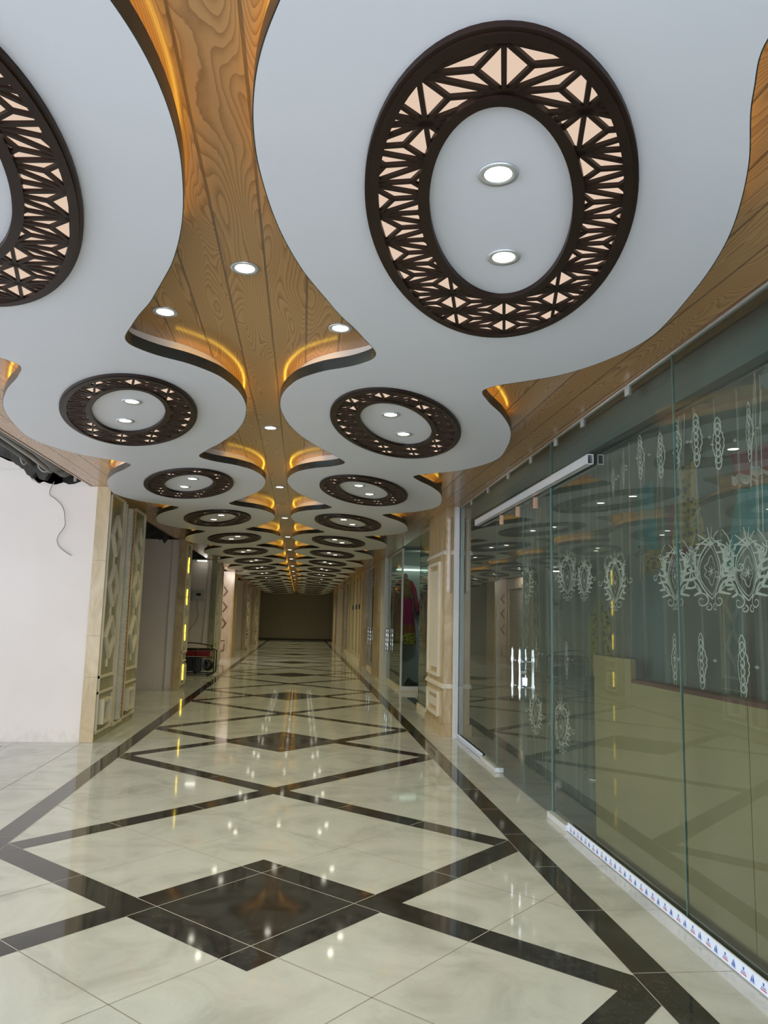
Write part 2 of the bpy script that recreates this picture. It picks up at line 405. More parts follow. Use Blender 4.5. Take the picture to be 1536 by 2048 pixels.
while y < YEND - .02:
    ys.append(y); y += 0.025 if y < 14 else (0.045 if y < 30 else 0.08)
ys.append(YEND - .02)
for side, word in ((1, 'right'), (-1, 'left')):
    ci = [(XA + side * spline(IN, y - YC0), y) for y in ys]; co = [(XA + side * spline(OUT, y - YC0), y) for y in ys]
    def offset(c, d):
        out = []
        for i, p in enumerate(c):
            a, b = c[max(i - 1, 0)], c[min(i + 1, len(c) - 1)]
            tx, ty = b[0] - a[0], b[1] - a[1]; l = math.hypot(tx, ty)
            out.append((p[0] + ty / l * d, p[1] - tx / l * d))
        return out
    root = thing('scalloped_ceiling_panel', f'long white scalloped ceiling panel with black edge on the {word} side of the wood strip', 'ceiling panel', (XA + side, 27, HP), 'white scalloped ceiling panels')
    mb = MB()
    for i in range(len(ys) - 1):
        a, b, c, d = ci[i], co[i], co[i + 1], ci[i + 1]
        mb.face([(*a, HP), (*b, HP), (*c, HP), (*d, HP)][::-1]); mb.face([(*a, HP + .065), (*b, HP + .065), (*c, HP + .065), (*d, HP + .065)])
    part(mb, 'board', 'panel white', root)
    for nm, cc, sg in (('inner', ci, -side), ('outer', co, side)):
        o1 = offset(cc, sg * .004); mb = MB()
        for i in range(len(ys) - 1):
            mb.face([(*o1[i], HP), (*o1[i + 1], HP), (*o1[i + 1], HP + .068), (*o1[i], HP + .068)])
            mb.face([(*o1[i], HP + .068), (*o1[i + 1], HP + .068), (*cc[i + 1], HP + .068), (*cc[i], HP + .068)])
            mb.face([(*o1[i], HP), (*o1[i + 1], HP), (*cc[i + 1], HP), (*cc[i], HP)])
        f = part(mb, 'edge_band', 'fascia black', root, True); f['label'] = f'glossy black {nm} edge band'
        o2 = offset(cc, -sg * .075); mb = MB()
        for i in range(0, len(ys) - 1): mb.face([(*o2[i], HP + .065), (*o2[i + 1], HP + .065), (*o2[i + 1], HW), (*o2[i], HW)])
        f = part(mb, 'riser', 'cove white', root, True); f['label'] = f'pale cove riser above the {nm} edge'
        oa, ob = offset(cc, -sg * .018), offset(cc, -sg * .03); mb = MB()
        i = 0; step = 4
        while i < len(ys) - 1:
            j = min(i + step, len(ys) - 1)
            mm = (ys[i] - YC0) % PER; on = 1.0 < mm < 2.7 if nm == 'inner' else 1.15 < mm < 2.3
            if ys[i] > 1.2 and on: mb.face([(*oa[i], HP + .07), (*oa[j], HP + .07), (*ob[j], HP + .07), (*ob[i], HP + .07)])
            i = j
        f = part(mb, 'light_strip', 'gold strip', root); f['label'] = f'warm gold light strip over the {nm} edge'

# oval lattice ring lights -------------------------------------------------
RA, RB, RTH = 0.50, 1.10, 0.26
IC, IA, IB, ITH = (1.03 - 1.05, 2.69 - 2.80), 0.262, 0.685, 0.28
def ell(c, a, b, th, t, d=0.0):
    x, y = (a + d) * math.cos(t), (b + d) * math.sin(t)
    return (c[0] + x * math.cos(th) + y * math.sin(th), c[1] - x * math.sin(th) + y * math.cos(th))
def inside(p, c, a, b, th, d=0.0):
    X, Y = p[0] - c[0], p[1] - c[1]; x = X * math.cos(th) - Y * math.sin(th); y = X * math.sin(th) + Y * math.cos(th)
    return (x / (a + d))**2 + (y / (b + d))**2 < 1
def bars_of_lattice():
    dx, dy = 0.237, 0.2094; out = set()
    def node(i, j): return (0.02 + dx * i, 0.0002 + dy * (j + (0.5 if i % 2 else 0)))
    for i in range(-4, 5):
        for j in range(-8, 9):
            a = node(i, j); b = node(i, j + 1)
            for sx in (-1, 1):
                c = node(i + sx, j if i % 2 == 0 else j + 1)
                # triangle a, b, c : keep only if c sits between a and b in height
                if not (min(a[1], b[1]) < c[1] < max(a[1], b[1])): c = node(i + sx, j + 1 if i % 2 == 0 else j)
                g = ((a[0] + b[0] + c[0]) / 3, (a[1] + b[1] + c[1]) / 3)
                for p, q in ((a, b), (b, c), (c, a), (a, g), (b, g), (c, g)):
                    k = tuple(sorted(((round(p[0], 4), round(p[1], 4)), (round(q[0], 4), round(q[1], 4))))); out.add(k)
    return out
LATT = bars_of_lattice()
def make_ring(side):
    root = thing('oval_ceiling_light', 'x', 'ceiling light')
    mir = lambda p: (side * p[0], p[1])
    n = 96
    fr = MB()
    def annulus(c1, a1, b1, t1, d1, c2, a2, b2, t2, d2, z0, z1):
        A = [mir(ell(c1, a1, b1, t1, 2 * math.pi * k / n, d1)) for k in range(n)]; B = [mir(ell(c2, a2, b2, t2, 2 * math.pi * k / n, d2)) for k in range(n)]
        for k in range(n):
            j = (k + 1) % n
            fr.face([(*A[k], z0), (*A[j], z0), (*B[j], z0), (*B[k], z0)]); fr.face([(*A[k], z0), (*A[j], z0), (*A[j], z1), (*A[k], z1)])
            fr.face([(*B[k], z0), (*B[j], z0), (*B[j], z1), (*B[k], z1)])
    O = ((0, 0), RA, RB, RTH); I = (IC, IA, IB, ITH)
    annulus(*O, 0, *O, -.018, -.018, 0); annulus(*O, -.016, *O, -.050, -.024, 0)
    annulus(*I, .042, *I, .0, -.024, 0)
    f = fr.build('ring_frame', 'ring brown', root)
    lt = MB()
    for (p, q) in LATT:
        # lattice axes follow the oval's long axis
        rot = lambda s: (s[0] * math.cos(RTH) + s[1] * math.sin(RTH), -s[0] * math.sin(RTH) + s[1] * math.cos(RTH))
        P, Q = rot(p), rot(q); K = 24; run = None
        ok = []
        for k in range(K + 1):
            t = k / K; s = (P[0] + (Q[0] - P[0]) * t, P[1] + (Q[1] - P[1]) * t)
            ok.append(inside(s, *O, -.03) and not inside(s, *I, .02))
        k = 0
        while k <= K:
            if ok[k]:
                j = k
                while j < K and ok[j + 1]: j += 1
                if j > k:
                    a = (P[0] + (Q[0] - P[0]) * k / K, P[1] + (Q[1] - P[1]) * k / K); b = (P[0] + (Q[0] - P[0]) * j / K, P[1] + (Q[1] - P[1]) * j / K)
                    L = math.hypot(b[0] - a[0], b[1] - a[1]); nx, ny = -(b[1] - a[1]) / L * .0078, (b[0] - a[0]) / L * .0078
                    lt.prism([mir((a[0] + nx, a[1] + ny)), mir((b[0] + nx, b[1] + ny)), mir((b[0] - nx, b[1] - ny)), mir((a[0] - nx, a[1] - ny))], 'z', -.0165, -.004)
                k = j + 1
            else: k += 1
    dsk = set(x for k in LATT for x in k)
    lt.build('lattice', 'ring brown', root)
    df = MB()
    A = [mir(ell(*O, 2 * math.pi * k / n, -.02)) for k in range(n)]; B = [mir(ell(*I, 2 * math.pi * k / n, .02)) for k in range(n)]
    for k in range(n):
        j = (k + 1) % n; df.face([(*A[k], -.003), (*A[j], -.003), (*B[j], -.003), (*B[k], -.003)])
    d = df.build('diffuser', 'peach diffuser', root); d['label'] = 'backlit peach diffuser behind the lattice'
    return root
def make_downlight():
    root = thing('downlight', 'x', 'downlight')
    mb = MB(); mb.lathe([(.044, -.002), (.050, -.006), (.068, -.008), (.070, -.004), (.070, 0)], seg=32); mb.build('trim_ring', 'lamp trim', root, True)
    mb = MB(); mb.lathe([(.0, -.0045), (.030, -.0045), (.0465, -.004)], seg=32); mb.build('lens', 'lamp lens', root)
    l = bpy.data.lights.new('downlight_beam', 'SPOT'); l.energy = LAMP_W; l.color = SPOT_COL; l.spot_size = math.radians(140); l.spot_blend = 1.0; l.shadow_soft_size = 0.0
    b = bpy.data.objects.new('beam', l); COL.objects.link(b); b.parent = root; b.location = (0, 0, -.012)
    return root
proto_d = make_downlight(); used = [False]
def place_down(x, y, z, label, group):
    o = proto_d if not used[0] else copy_tree(proto_d); used[0] = True
    o.location = (x, y, z); tag(o, label, 'downlight', group)
    if not o.name.startswith('downlight'): o.name = 'downlight'
for side, word in ((1, 'right'), (-1, 'left')):
    pr_ = make_ring(side)
    for k in range(16):
        o = pr_ if k == 0 else copy_tree(pr_)
        o.location = (XA + side * 1.05, 2.80 + PER * k, HP)
        near = 'huge near' if k == 0 else ('large' if k == 1 else 'brown')
        tag(o, f'{near} oval lattice ring light, {ORD[k]} from the camera in the {word} ceiling row', 'ceiling light', 'oval lattice ring lights on the white panels')
        for (dx, dy, ww) in ((.944, 2.40, 'nearer'), (1.12, 2.99, 'farther')):
            if k == 0 and side < 0: continue
            place_down(XA + side * dx, dy + PER * k, HP, f'{ww} round downlight inside the {ORD[k]} oval ring of the {word} ceiling row', 'downlights inside the oval rings')
for k in range(16):
    place_down(XA, YC0 + PER * k, HW, f'{ORD[k]} round downlight from the camera along the middle of the wood ceiling strip', 'downlights along the wood strip')
place_down(-.62, 4.19, HW, 'round downlight in the wood just above the nearest left notch of the panels', 'downlights in the first wood notch')
place_down(.355, 4.27, HW, 'round downlight in the wood just above the nearest right notch of the panels', 'downlights in the first wood notch')

# ------------------------------------------------------------------ walls
XL = -2.40
WALLY = [10.5, 17.6, 24.0, 30.6, 37.7, 45.1]
# first partition, broken along its top
mb = MB()
top = [(-9.9, 3.72), (-4.6, 3.72), (-4.1, 3.70), (-3.85, 3.665), (-3.75, 3.62), (-3.66, 3.60), (-3.58, 3.53), (-3.50, 3.50), (-3.47, 3.42), (-3.40, 3.385), (-3.34, 3.33), (-3.28, 3.36),
       (-3.2, 3.335), (-3.12, 3.325), (-3.02, 3.36), (-2.95, 3.335), (-2.88, 3.345), (-2.77, 3.395), (-2.66, 3.40), (-2.565, 3.40)]
mb.prism([(-9.9, 0), (-2.565, 0)] + top[::-1], 'y', 10.54, 10.8); struct(mb.build('wall_left', 'plaster'))
mb = MB(); mb.prism([(-9.9, 0), (-2.565, 0), (-2.565, 3.32), (-2.8, 3.315), (-3.1, 3.31), (-3.3, 3.32), (-3.42, 3.37), (-3.5, 3.50), (-9.9, 3.50)], 'y', 10.525, 10.545); struct(mb.build('wall_left', 'plaster'))
for y in WALLY[1:]:
    mb = MB(); mb.box(-6.5, -2.565, y + .03, y + .28, 0, 3.30); struct(mb.build('wall_left', 'plaster'))
mb = MB(); mb.box(-6.7, -6.5, 10.8, YEND, 0, 4.1); struct(mb.build('wall_left', 'plaster'))
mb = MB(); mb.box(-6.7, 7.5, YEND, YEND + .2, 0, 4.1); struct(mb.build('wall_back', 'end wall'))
mb = MB(); mb.box(-2.9, 2.6, YEND - .03, YEND, 0, .13); struct(mb.build('baseboard_back', 'dark base'))
for (y0, y1, n_) in ((48.0, YEND - .05, 1),):
    mb = MB(); mb.box(2.40, 2.6, y0, y1, 0, HW); struct(mb.build('wall_right', 'plaster'))
    mb = MB(); mb.box(-2.75, -2.6, y0, y1, 0, HW); struct(mb.build('wall_left', 'plaster'))
mb = MB(); mb.box(7.3, 7.5, -2.5, YEND, 0, 4.1); struct(mb.build('wall_right', 'shop wall'))
# wood soffit over the left bays hides nothing: a thin drop edge
mb = MB(); mb.box(-2.665, -2.64, -2.5, YEND, HW - .005, HW + .06); struct(mb.build('trim_1', 'wood'))

def diamond(mb, xa, xb, yc, zc, hy, hz, t=.03):
    """raised diamond outline on a face between x planes"""
    for s1, s2 in ((1, 1), (1, -1), (-1, 1), (-1, -1)):
        a = (yc + s1 * hy, zc); b = (yc, zc + s2 * hz)
        k = (1 - t / hy); c = (yc, zc + s2 * hz * k); d = (yc + s1 * hy * k, zc)
        mb.prism([a, b, c, d], 'x', xa, xb)
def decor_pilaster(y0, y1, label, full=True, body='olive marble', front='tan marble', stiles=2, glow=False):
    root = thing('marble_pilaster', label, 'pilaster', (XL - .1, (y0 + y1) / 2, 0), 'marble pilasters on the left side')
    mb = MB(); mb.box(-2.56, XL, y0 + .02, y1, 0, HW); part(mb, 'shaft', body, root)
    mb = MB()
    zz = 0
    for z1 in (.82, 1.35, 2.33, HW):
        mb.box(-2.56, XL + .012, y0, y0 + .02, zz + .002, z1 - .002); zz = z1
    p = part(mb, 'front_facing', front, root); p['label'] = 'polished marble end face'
    if not full: return root
    w = (y1 - y0)
    if stiles == 2: cols = [(y0 + .06, y0 + .06 + w * .34), (y1 - w * .36, y1 - .06)]
    else: cols = [(y0 + .05, y1 - .05)]
    for (a, b) in cols:
        mb = MB(); yc = (a + b) / 2 - .02; hy = (b - a) * .36
        x1 = XL + .03; e = .035
        mb.box(XL, x1, b - e, b, .12, .55); mb.box(XL, x1, b - e, b, .78, HW - .08)
        mb.box(XL, x1, a, a + e * .6, .12, HW - .08)
        x2 = x1 - .004; mb.box(XL, x2, a, b, .80, .835); mb.box(XL, x2, a, b, .10, .13); mb.box(XL, x2, a, b, HW - .1, HW - .07); mb.box(XL, x2, a, b, .60, .63)
        part(mb, 'raised_moulding', 'cream moulding', root)
        for zc in (2.70, 2.02, 1.33):
            mb = MB(); diamond(mb, XL, XL + .05, yc, zc, hy * .85, .29, .038); mb.box(XL, XL + .02, yc - .02, yc + .02, zc - .4, zc - .29)
            part(mb, 'diamond_moulding', 'cream moulding', root)
        mb = MB(); mb.box(XL, XL + .07, yc - hy * .8, yc - hy * .8 + .05, .20, .52); mb.box(XL, XL + .07, yc + hy * .5, yc + hy * .5 + .05, .2, .52)
        mb.box(XL, XL + .066, yc - hy * .8 + .05, yc + hy * .5, .205, .24); mb.box(XL, XL + .066, yc - hy * .8 + .05, yc + hy * .5, .48, .515)
        part(mb, 'square_moulding', 'cream moulding', root)
    if stiles == 2:
        a, b = cols[0][1] + .05, cols[1][0] - .05
        mb = MB(); mb.box(XL, XL + .035, a, a + .05, .1, HW - .1); mb.box(XL, XL + .035, b - .05, b, .1, HW - .1); mb.box(XL, XL + .031, a, b, .08, .12); part(mb, 'channel_frame', 'cream moulding', root)
        mb = MB(); c = (a + b) / 2; r = .075
        pts = []; n = 150
        for i in range(n):
            t = i / (n - 1); pts.append((XL + .01, c - .04, .14 + t * (HW - .28)))
        rr = [r * (.82 + .18 * abs(math.sin(i * 1.15))) for i in range(n)]
        mb.tube(pts, rr, 10); f = part(mb, 'ribbed_column', 'rope stone', root, True); f['label'] = 'grey ribbed stone roll'
        mb = MB(); mb.box(XL, XL + .045, b - .09, b - .055, .14, HW - .14); f = part(mb, 'rust_strip', 'rust trim', root); f['label'] = 'rust coloured strip beside the ribbed roll'
    if glow:
        for zc in (2.74, 2.03, 1.24, .38):
            for dz in (-.09, .09):
                mb = MB(); pts = []
                for i in range(9):
                    t = i / 8 * math.pi; pts.append((y0 + .17 + .035 * math.sin(t) * (1 if dz > 0 else 1), zc + dz - .085 * math.cos(t)))
                inner = [(p[0] - .055 * math.sin(i / 8 * math.pi), p[1]) for i, p in enumerate(pts)][::-1]
                mb.prism(pts + inner, 'x', XL + .032, XL + .055); f = part(mb, 'gold_light', 'gold glow', root); f['label'] = 'glowing golden-yellow light opening'
    return root
decor_pilaster(10.48, 12.9, 'wide olive marble pilaster with diamond mouldings, nearest on the left beside the white wall')
c2 = decor_pilaster(17.58, 18.35, 'marble pilaster lit by glowing gold slots, second on the left', stiles=1, glow=True)
decor_pilaster(23.98, 25.9, 'olive marble pilaster just behind the generator on the left', body='olive marble', front='olive marble')
decor_pilaster(37.68, 39.4, 'tan marble pilaster beside the pale wall beyond the cream diamond panel', stiles=1)
decor_pilaster(45.08, 47.2, 'last marble pilaster on the left before the dark end wall', stiles=1)
# fourth: cream front panel facing the camera
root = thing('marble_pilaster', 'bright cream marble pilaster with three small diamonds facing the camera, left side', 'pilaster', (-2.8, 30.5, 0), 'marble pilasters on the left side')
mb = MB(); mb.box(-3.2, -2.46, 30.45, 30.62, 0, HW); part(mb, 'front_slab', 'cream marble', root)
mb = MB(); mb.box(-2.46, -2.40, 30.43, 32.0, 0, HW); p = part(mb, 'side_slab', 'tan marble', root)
for zc in (2.55, 1.95, 1.33):
    mb = MB(); c = -2.80
    for s2 in (1, -1): mb.prism([(c + .17, zc), (c + .02, zc + s2 * .2), (c - .01, zc + s2 * .17), (c + .11, zc)], 'y', 30.40, 30.45)
    mb.box(c - .16, c - .13, 30.42, 30.45, zc - .1, zc + .1)
    part(mb, 'diamond_moulding', 'edge and shade brown', root)  # dark brown puts the diamonds' shadow into their colour
mb = MB(); mb.box(-2.86, -2.70, 30.42, 30.45, .28, .31); mb.box(-2.70, -2.67, 30.42, 30.45, .28, .55); mb.box(-2.9, -2.67, 30.42, 30.45, .66, .68); part(mb, 'square_moulding', 'edge and shade brown', root)  # same brown stands in for shade on these lower mouldings

# rolling shutter between the third and the fourth pilaster (seen mirrored in the shop glass)
root = thing('rolling_shutter', 'closed cream rolling shutter between left pilasters, seen reflected in the shop glass', 'shutter', (-2.95, 28.1, 0))
mb = MB()
for i in range(40):
    z = i * .072; mb.prism([(-2.97, z), (-2.94, z + .02), (-2.94, z + .05), (-2.97, z + .07)], 'y', 26.1, 30.2)
part(mb, 'slat_curtain', 'shutter', root)
mb = MB(); mb.box(-3.01, -2.89, 25.95, 26.1, 0, 3.25); part(mb, 'guide_rail', 'cream marble', root)
mb = MB(); mb.box(-3.01, -2.89, 30.2, 30.35, 0, 3.25); part(mb, 'guide_rail', 'cream marble', root)
mb = MB(); mb.box(-3.07, -2.87, 25.95, 30.35, 2.9, 3.28); part(mb, 'shutter_box', 'cream marble', root)

# ------------------------------------------------------------------ broken ceiling void on the left
root = thing('ventilation_duct', 'grey round duct in the torn ceiling above the white wall', 'duct', (-2.86, 7, 3.6))
mb = MB(); mb.tube([(-2.90, -1, 3.58), (-2.90, 6, 3.58), (-2.92, 9.2, 3.56), (-2.95, 10.3, 3.5)], .115, 16); part(mb, 'duct_tube', 'grey duct', root, True)
mb = MB(); mb.lathe([(.12, -.05), (.13, -.05), (.13, .05), (.12, .05)], (-2.945, 10.05, 3.52), 16, axis='y'); part(mb, 'collar', 'grey duct', root, True)
mb = MB(); mb.tube([(-3.14, -1, 3.56), (-3.14, 8.5, 3.56), (-3.14, 9.6, 3.52), (-3.15, 10.38, 3.48)], .035, 10)
tag(mb.build('conduit_pipe', 'grey cable', smooth=True), 'thin grey pipe running below the round duct in the torn ceiling', 'pipe')
mb = MB(); mb.tube([(-3.42, -1, 3.66), (-3.40, 8.6, 3.66), (-3.36, 9.8, 3.6), (-3.36, 10.3, 3.56)], .05, 10)
tag(mb.build('conduit_pipe', 'grey duct', smooth=True), 'thicker dark pipe farthest from the wood ceiling in the torn opening', 'pipe')
lo = [((-3.30, 10.3, 3.56), (-3.24, 10.3, 3.40), (-3.12, 10.32, 3.42), (-3.07, 10.3, 3.60)), ((-3.50, 10.25, 3.62), (-3.48, 10.3, 3.50), (-3.43, 10.3, 3.50), (-3.42, 10.3, 3.66)),
      ((-3.05, 10.35, 3.60), (-3.0, 10.4, 3.36), (-2.92, 10.4, 3.37), (-2.90, 10.35, 3.6))]
for i, l in enumerate(lo):
    P = [Vector(p) for p in l]; pts = []
    for k in range(13):
        t = k / 12; pts.append(P[0] * (1 - t)**3 + P[1] * 3 * t * (1 - t)**2 + P[2] * 3 * t * t * (1 - t) + P[3] * t**3)
    mb = MB(); mb.tube(pts, .010, 8); tag(mb.build('cable_loop', 'grey cable', smooth=True), ['middle grey cable loop hanging in the torn ceiling opening', 'leftmost grey cable loop hanging in the torn ceiling opening', 'rightmost grey cable loop under the round duct'][i], 'cable', 'cable loops in the torn ceiling')
mb = MB(); mb.tube([(-2.84, 10.4, 4.095), (-2.84, 10.42, 3.36)], .02, 8); tag(mb.build('pipe_stub', 'grey cable', smooth=True), 'short vertical pipe stub at the right of the torn ceiling opening', 'pipe')
def rubble(name, pts, y0, y1, label):
    mb = MB(); mb.prism(pts, 'y', y0, y1); tag(mb.build(name, 'broken concrete'), label, 'rubble')
rubble('broken_plaster', [(-4.6, 4.09), (-4.6, 3.74), (-3.9, 3.70), (-3.7, 3.63), (-3.6, 3.55), (-3.5, 3.50), (-3.45, 3.42), (-3.38, 3.40), (-3.34, 3.46), (-3.3, 3.38), (-3.22, 3.37), (-3.15, 3.5), (-3.1, 4.09)], 10.40, 10.52, 'jagged broken grey plaster edge above the white wall on the left')
random.seed(3)
pts = [(-3.15, 4.09)]
x = -3.12
while x < -2.66: pts.append((x, 3.34 + random.random() * .06)); x += .035
pts.append((-2.66, 4.09)); rubble('broken_plaster', pts, 10.82, 10.9, 'dark ragged plaster remains under the duct above the white wall')
for (yy, lab) in ((17.45, 'dark broken ceiling debris over the first open bay on the left'), (23.85, 'dark broken ceiling debris over the generator bay')):
    pts = [(-4.5, 4.09)]; x = -4.5
    while x < -2.8: pts.append((x, 3.24 + random.random() * .12 - (.05 if random.random() > .7 else 0))); x += .06
    pts += [(-2.8, 3.32), (-2.72, 4.09)]; rubble('broken_plaster', pts, yy, yy + .1, lab)
# dangling wire on the white wall
W = [(100, 965, -3.17, 3.36)]
pts = [(-3.13, 10.50, 3.36), (-3.17, 10.49, 3.24), (-3.165, 10.49, 3.175), (-3.10, 10.49, 3.13), (-3.02, 10.49, 3.06), (-2.975, 10.49, 2.98), (-2.955, 10.49, 2.88), (-2.945, 10.49, 2.79), (-2.965, 10.49, 2.73), (-3.01, 10.49, 2.66), (-3.03, 10.49, 2.58), (-3.00, 10.49, 2.50), (-2.93, 10.49, 2.44), (-2.84, 10.49, 2.385)]
def smooth_path(P, sub=6):
    P = [Vector(p) for p in P]; out = []
    for i in range(len(P) - 1):
        a, b, c, d = P[max(i - 1, 0)], P[i], P[i + 1], P[min(i + 2, len(P) - 1)]
        for k in range(sub):
            t = k / sub; out.append(0.5 * ((2 * b) + (c - a) * t + (2 * a - 5 * b + 4 * c - d) * t * t + (3 * b - a - 3 * c + d) * t**3))
    out.append(P[-1]); return out
mb = MB(); mb.tube(smooth_path(pts), .006, 8); tag(mb.build('dangling_wire', 'grey cable', smooth=True), 'thin grey wire dangling in curves down the near white wall', 'wire')

# ------------------------------------------------------------------ first bay wall seam, second bay fittings
mb = MB(); mb.box(-2.735, -2.715, 17.60, 17.63, 0, 3.28); tag(mb.build('wall_conduit', 'box grey'), 'slim vertical conduit on the white wall beside the gold-lit pilaster', 'conduit')
root = thing('meter_box', 'small grey meter box with dark display on the wall above the generator', 'meter box', (-2.95, 24.0, 2.1))
mb = MB(); mb.box(-3.09, -2.76, 23.9, 24.03, 2.08, 2.38); part(mb, 'case', 'box grey', root)
mb = MB(); mb.box(-2.97, -2.83, 23.885, 23.9, 2.2, 2.28); part(mb, 'display', 'display black', root)
mb = MB(); mb.box(-3.11, -2.74, 23.89, 24.03, 2.05, 2.08); part(mb, 'lower_lip', 'box grey', root)
mb = MB(); mb.tube(smooth_path([(-2.93, 23.93, 2.045), (-2.93, 23.95, 1.85), (-2.88, 23.94, 1.65), (-2.95, 23.9, 1.4), (-3.08, 23.7, 1.2), (-3.12, 23.2, .95), (-3.1, 22.6, .78)]), .012, 8)
tag(mb.build('power_cable', 'grey cable', smooth=True), 'grey cable curving from the meter box down to the generator', 'cable')
mb = MB(); mb.tube([(-2.66, 23.98, 3.25), (-2.68, 23.98, 2.0), (-2.72, 23.98, 1.0), (-2.74, 23.98, .75)], .016, 8)
tag(mb.build('wall_conduit', 'box grey', smooth=True), 'vertical grey conduit on the wall right of the meter box', 'conduit')
root = thing('tube_light', 'small white fluorescent tube at the top of the generator bay', 'tube light', (-2.85, 23.9, 3.28), )
mb = MB(); mb.box(-2.98, -2.68, 23.76, 23.83, 3.27, 3.31); part(mb, 'batten', 'box grey', root)
mb = MB(); mb.tube([(-2.97, 23.78, 3.255), (-2.69, 23.78, 3.255)], .016, 8); part(mb, 'tube', 'tube lens', root)

# generator --------------------------------------------------------------
gx0, gx1, gy0, gy1 = -3.10, -2.10, 21.6, 22.2
root = thing('portable_generator', 'portable generator with red tank and black tube frame behind the gold-lit pilaster', 'generator', ((gx0 + gx1) / 2, 21.9, 0))
for yy, wd in ((gy0, 'near'), (gy1, 'far')):
    r = .07; P = []
    for cxx, czz, a0 in ((gx1 - r, .70 - r, 0), (gx0 + r, .70 - r, 90), (gx0 + r, .05 + r, 180), (gx1 - r, .05 + r, 270)):
        for k in range(6):
            a = math.radians(a0 + k * 18); P.append((cxx + r * math.cos(a), yy, czz + r * math.sin(a)))
    P.append(P[0]); mb = MB(); mb.tube(P, .018, 8); part(mb, 'frame_loop', 'generator black', root, True)
for xx in (gx0 + .15, (gx0 + gx1) / 2, gx1 - .15):
    for zz in (.05, .70):
        mb = MB(); mb.tube([(xx, gy0, zz), (xx, gy1, zz)], .014, 8); part(mb, 'cross_tube', 'generator black', root)
mb = MB(); mb.tube([(gx0 + .02, gy0, .50), (gx1 - .02, gy0, .50)], .010, 8); part(mb, 'cross_tube', 'generator black', root)
mb = MB(); mb.tube([((gx0 + gx1) / 2, gy0, .05), ((gx0 + gx1) / 2, gy0, .70)], .010, 8); part(mb, 'cross_tube', 'generator black', root)
mb = MB()
prof = [(gy0 + .05, .52), (gy1 - .05, .52), (gy1 - .03, .56), (gy1 - .05, .66), (gy0 + .05, .66), (gy0 + .03, .56)]
mb.prism(prof, 'x', gx0 + .08, gx1 - .12); t = part(mb, 'fuel_tank', 'generator red', root)
mb = MB(); mb.lathe([(.04, .66), (.045, .70), (.0, .705)], (gx0 + .35, 21.9, 0), 16); sub(mb, 'filler_cap', 'generator black', t, root)
mb = MB(); mb.box(gx0 + .06, gx0 + .42, gy0 + .06, gy1 - .06, .12, .48); part(mb, 'control_box', 'generator black', root)
mb = MB(); mb.box(gx0 + .44, gx1 - .36, gy0 + .08, gy1 - .08, .10, .48)
part(mb, 'alternator', 'generator black', root)
mb = MB(); mb.lathe([(.14, -.05), (.15, -.03), (.15, .05), (.10, .09), (.0, .09)], (gx1 - .17, gy0 + .16, .28), 20, axis='y')
part(mb, 'recoil_cover', 'generator black', root, True)
mb = MB()
for i in range(7): mb.box(gx1 - .34, gx1 - .24, gy0 + .1, gy1 - .1, .16 + i * .04, .175 + i * .04)
mb.box(gx1 - .33, gx1 - .25, gy0 + .12, gy1 - .12, .12, .44); part(mb, 'engine_block', 'engine grey', root)
mb = MB(); mb.tube([(gx1 - .2, gy0 + .1, .42), (gx1 - .12, gy0 + .1, .30), (gx1 - .2, gy0 + .08, .2)], .012, 8); part(mb, 'fuel_line', 'engine grey', root)
mb = MB(); mb.tube(smooth_path([(gx0 + .05, gy0 + .1, .86), (gx0 + .3, gy0 + .1, .88), (gx0 + .6, gy0 + .1, .86), (gx1 - .05, gy0 + .1, .80)]), .014, 8)
part(mb, 'lifting_handle', 'generator black', root)
for xx in (gx0 + .08, gx1 - .08):
    mb = MB(); mb.tube([(xx, gy0 + .1, .68), (xx, gy0 + .1, .84)], .010, 8); part(mb, 'handle_post', 'generator black', root)
for xx in (gx0 + .15, gx1 - .15):
    for yy in (gy0 + .05, gy1 - .05):
        mb = MB(); mb.lathe([(.03, 0), (.025, .04)], (xx, yy, 0), 12); part(mb, 'rubber_foot', 'generator black', root)

# ------------------------------------------------------------------ right side: first shop front
XG = 2.40
def glass_box(x0, x1, y0, y1, z0, z1, name, root, mat='glass', facing='x'):
    """one pane: clear faces, greenish ground edges"""
    mb = MB()
    if facing == 'x':
        mb.face([(x0, y0, z0), (x0, y0, z1), (x0, y1, z1), (x0, y1, z0)], 0)
        e = .002
        for yy in (y0, y1):
            mb.box(x0 - .001, x1, yy - e, yy + e, z0, z1, 1)
    else:
        mb.face([(x0, y0, z0), (x1, y0, z0), (x1, y0, z1), (x0, y0, z1)], 0)
    return part(mb, name, [mat, 'glass edge'], root)
root = thing('glass_storefront', 'tall near shop front of green-tinted glass with chrome door rail on the right', 'shop front', (XG, 5.5, 0)); root.rotation_euler = (0, 0, -0.0135)
SEAMS = [-1.2, 1.8, 4.33, 6.72]
for a, b in zip(SEAMS[:-1], SEAMS[1:]): glass_box(XG, XG + .012, a + .003, b - .003, .055, 3.30, 'glass_pane', root)
glass_box(XG, XG + .012, 8.80, 11.04, .055, 2.95, 'glass_pane', root)
glass_box(XG, XG + .012, 6.75, 11.04, 2.955, 3.30, 'transom_pane', root)
def handle(yc, xs, par, mirror=False):
    for sx, wd in ((-1, 'outer'), (1, 'inner')):
        mb = MB(); x = XG + sx * .065
        pr0 = [(.9 , .005), (.92, .013), (.95, .012), (1.0, .016), (1.03, .022), (1.06, .015), (1.16, .012), (1.26, .015), (1.29, .022), (1.32, .016), (1.37, .012), (1.40, .013), (1.42, .005)]
        mb.lathe([(r, z - .01) for z, r in pr0], (x, yc, 0), 12)
        for z in (1.02, 1.27): mb.tube([(XG + .006, yc, z), (x, yc, z)], .009, 8)
        sub(mb, 'handle', 'chrome', par, root, True)
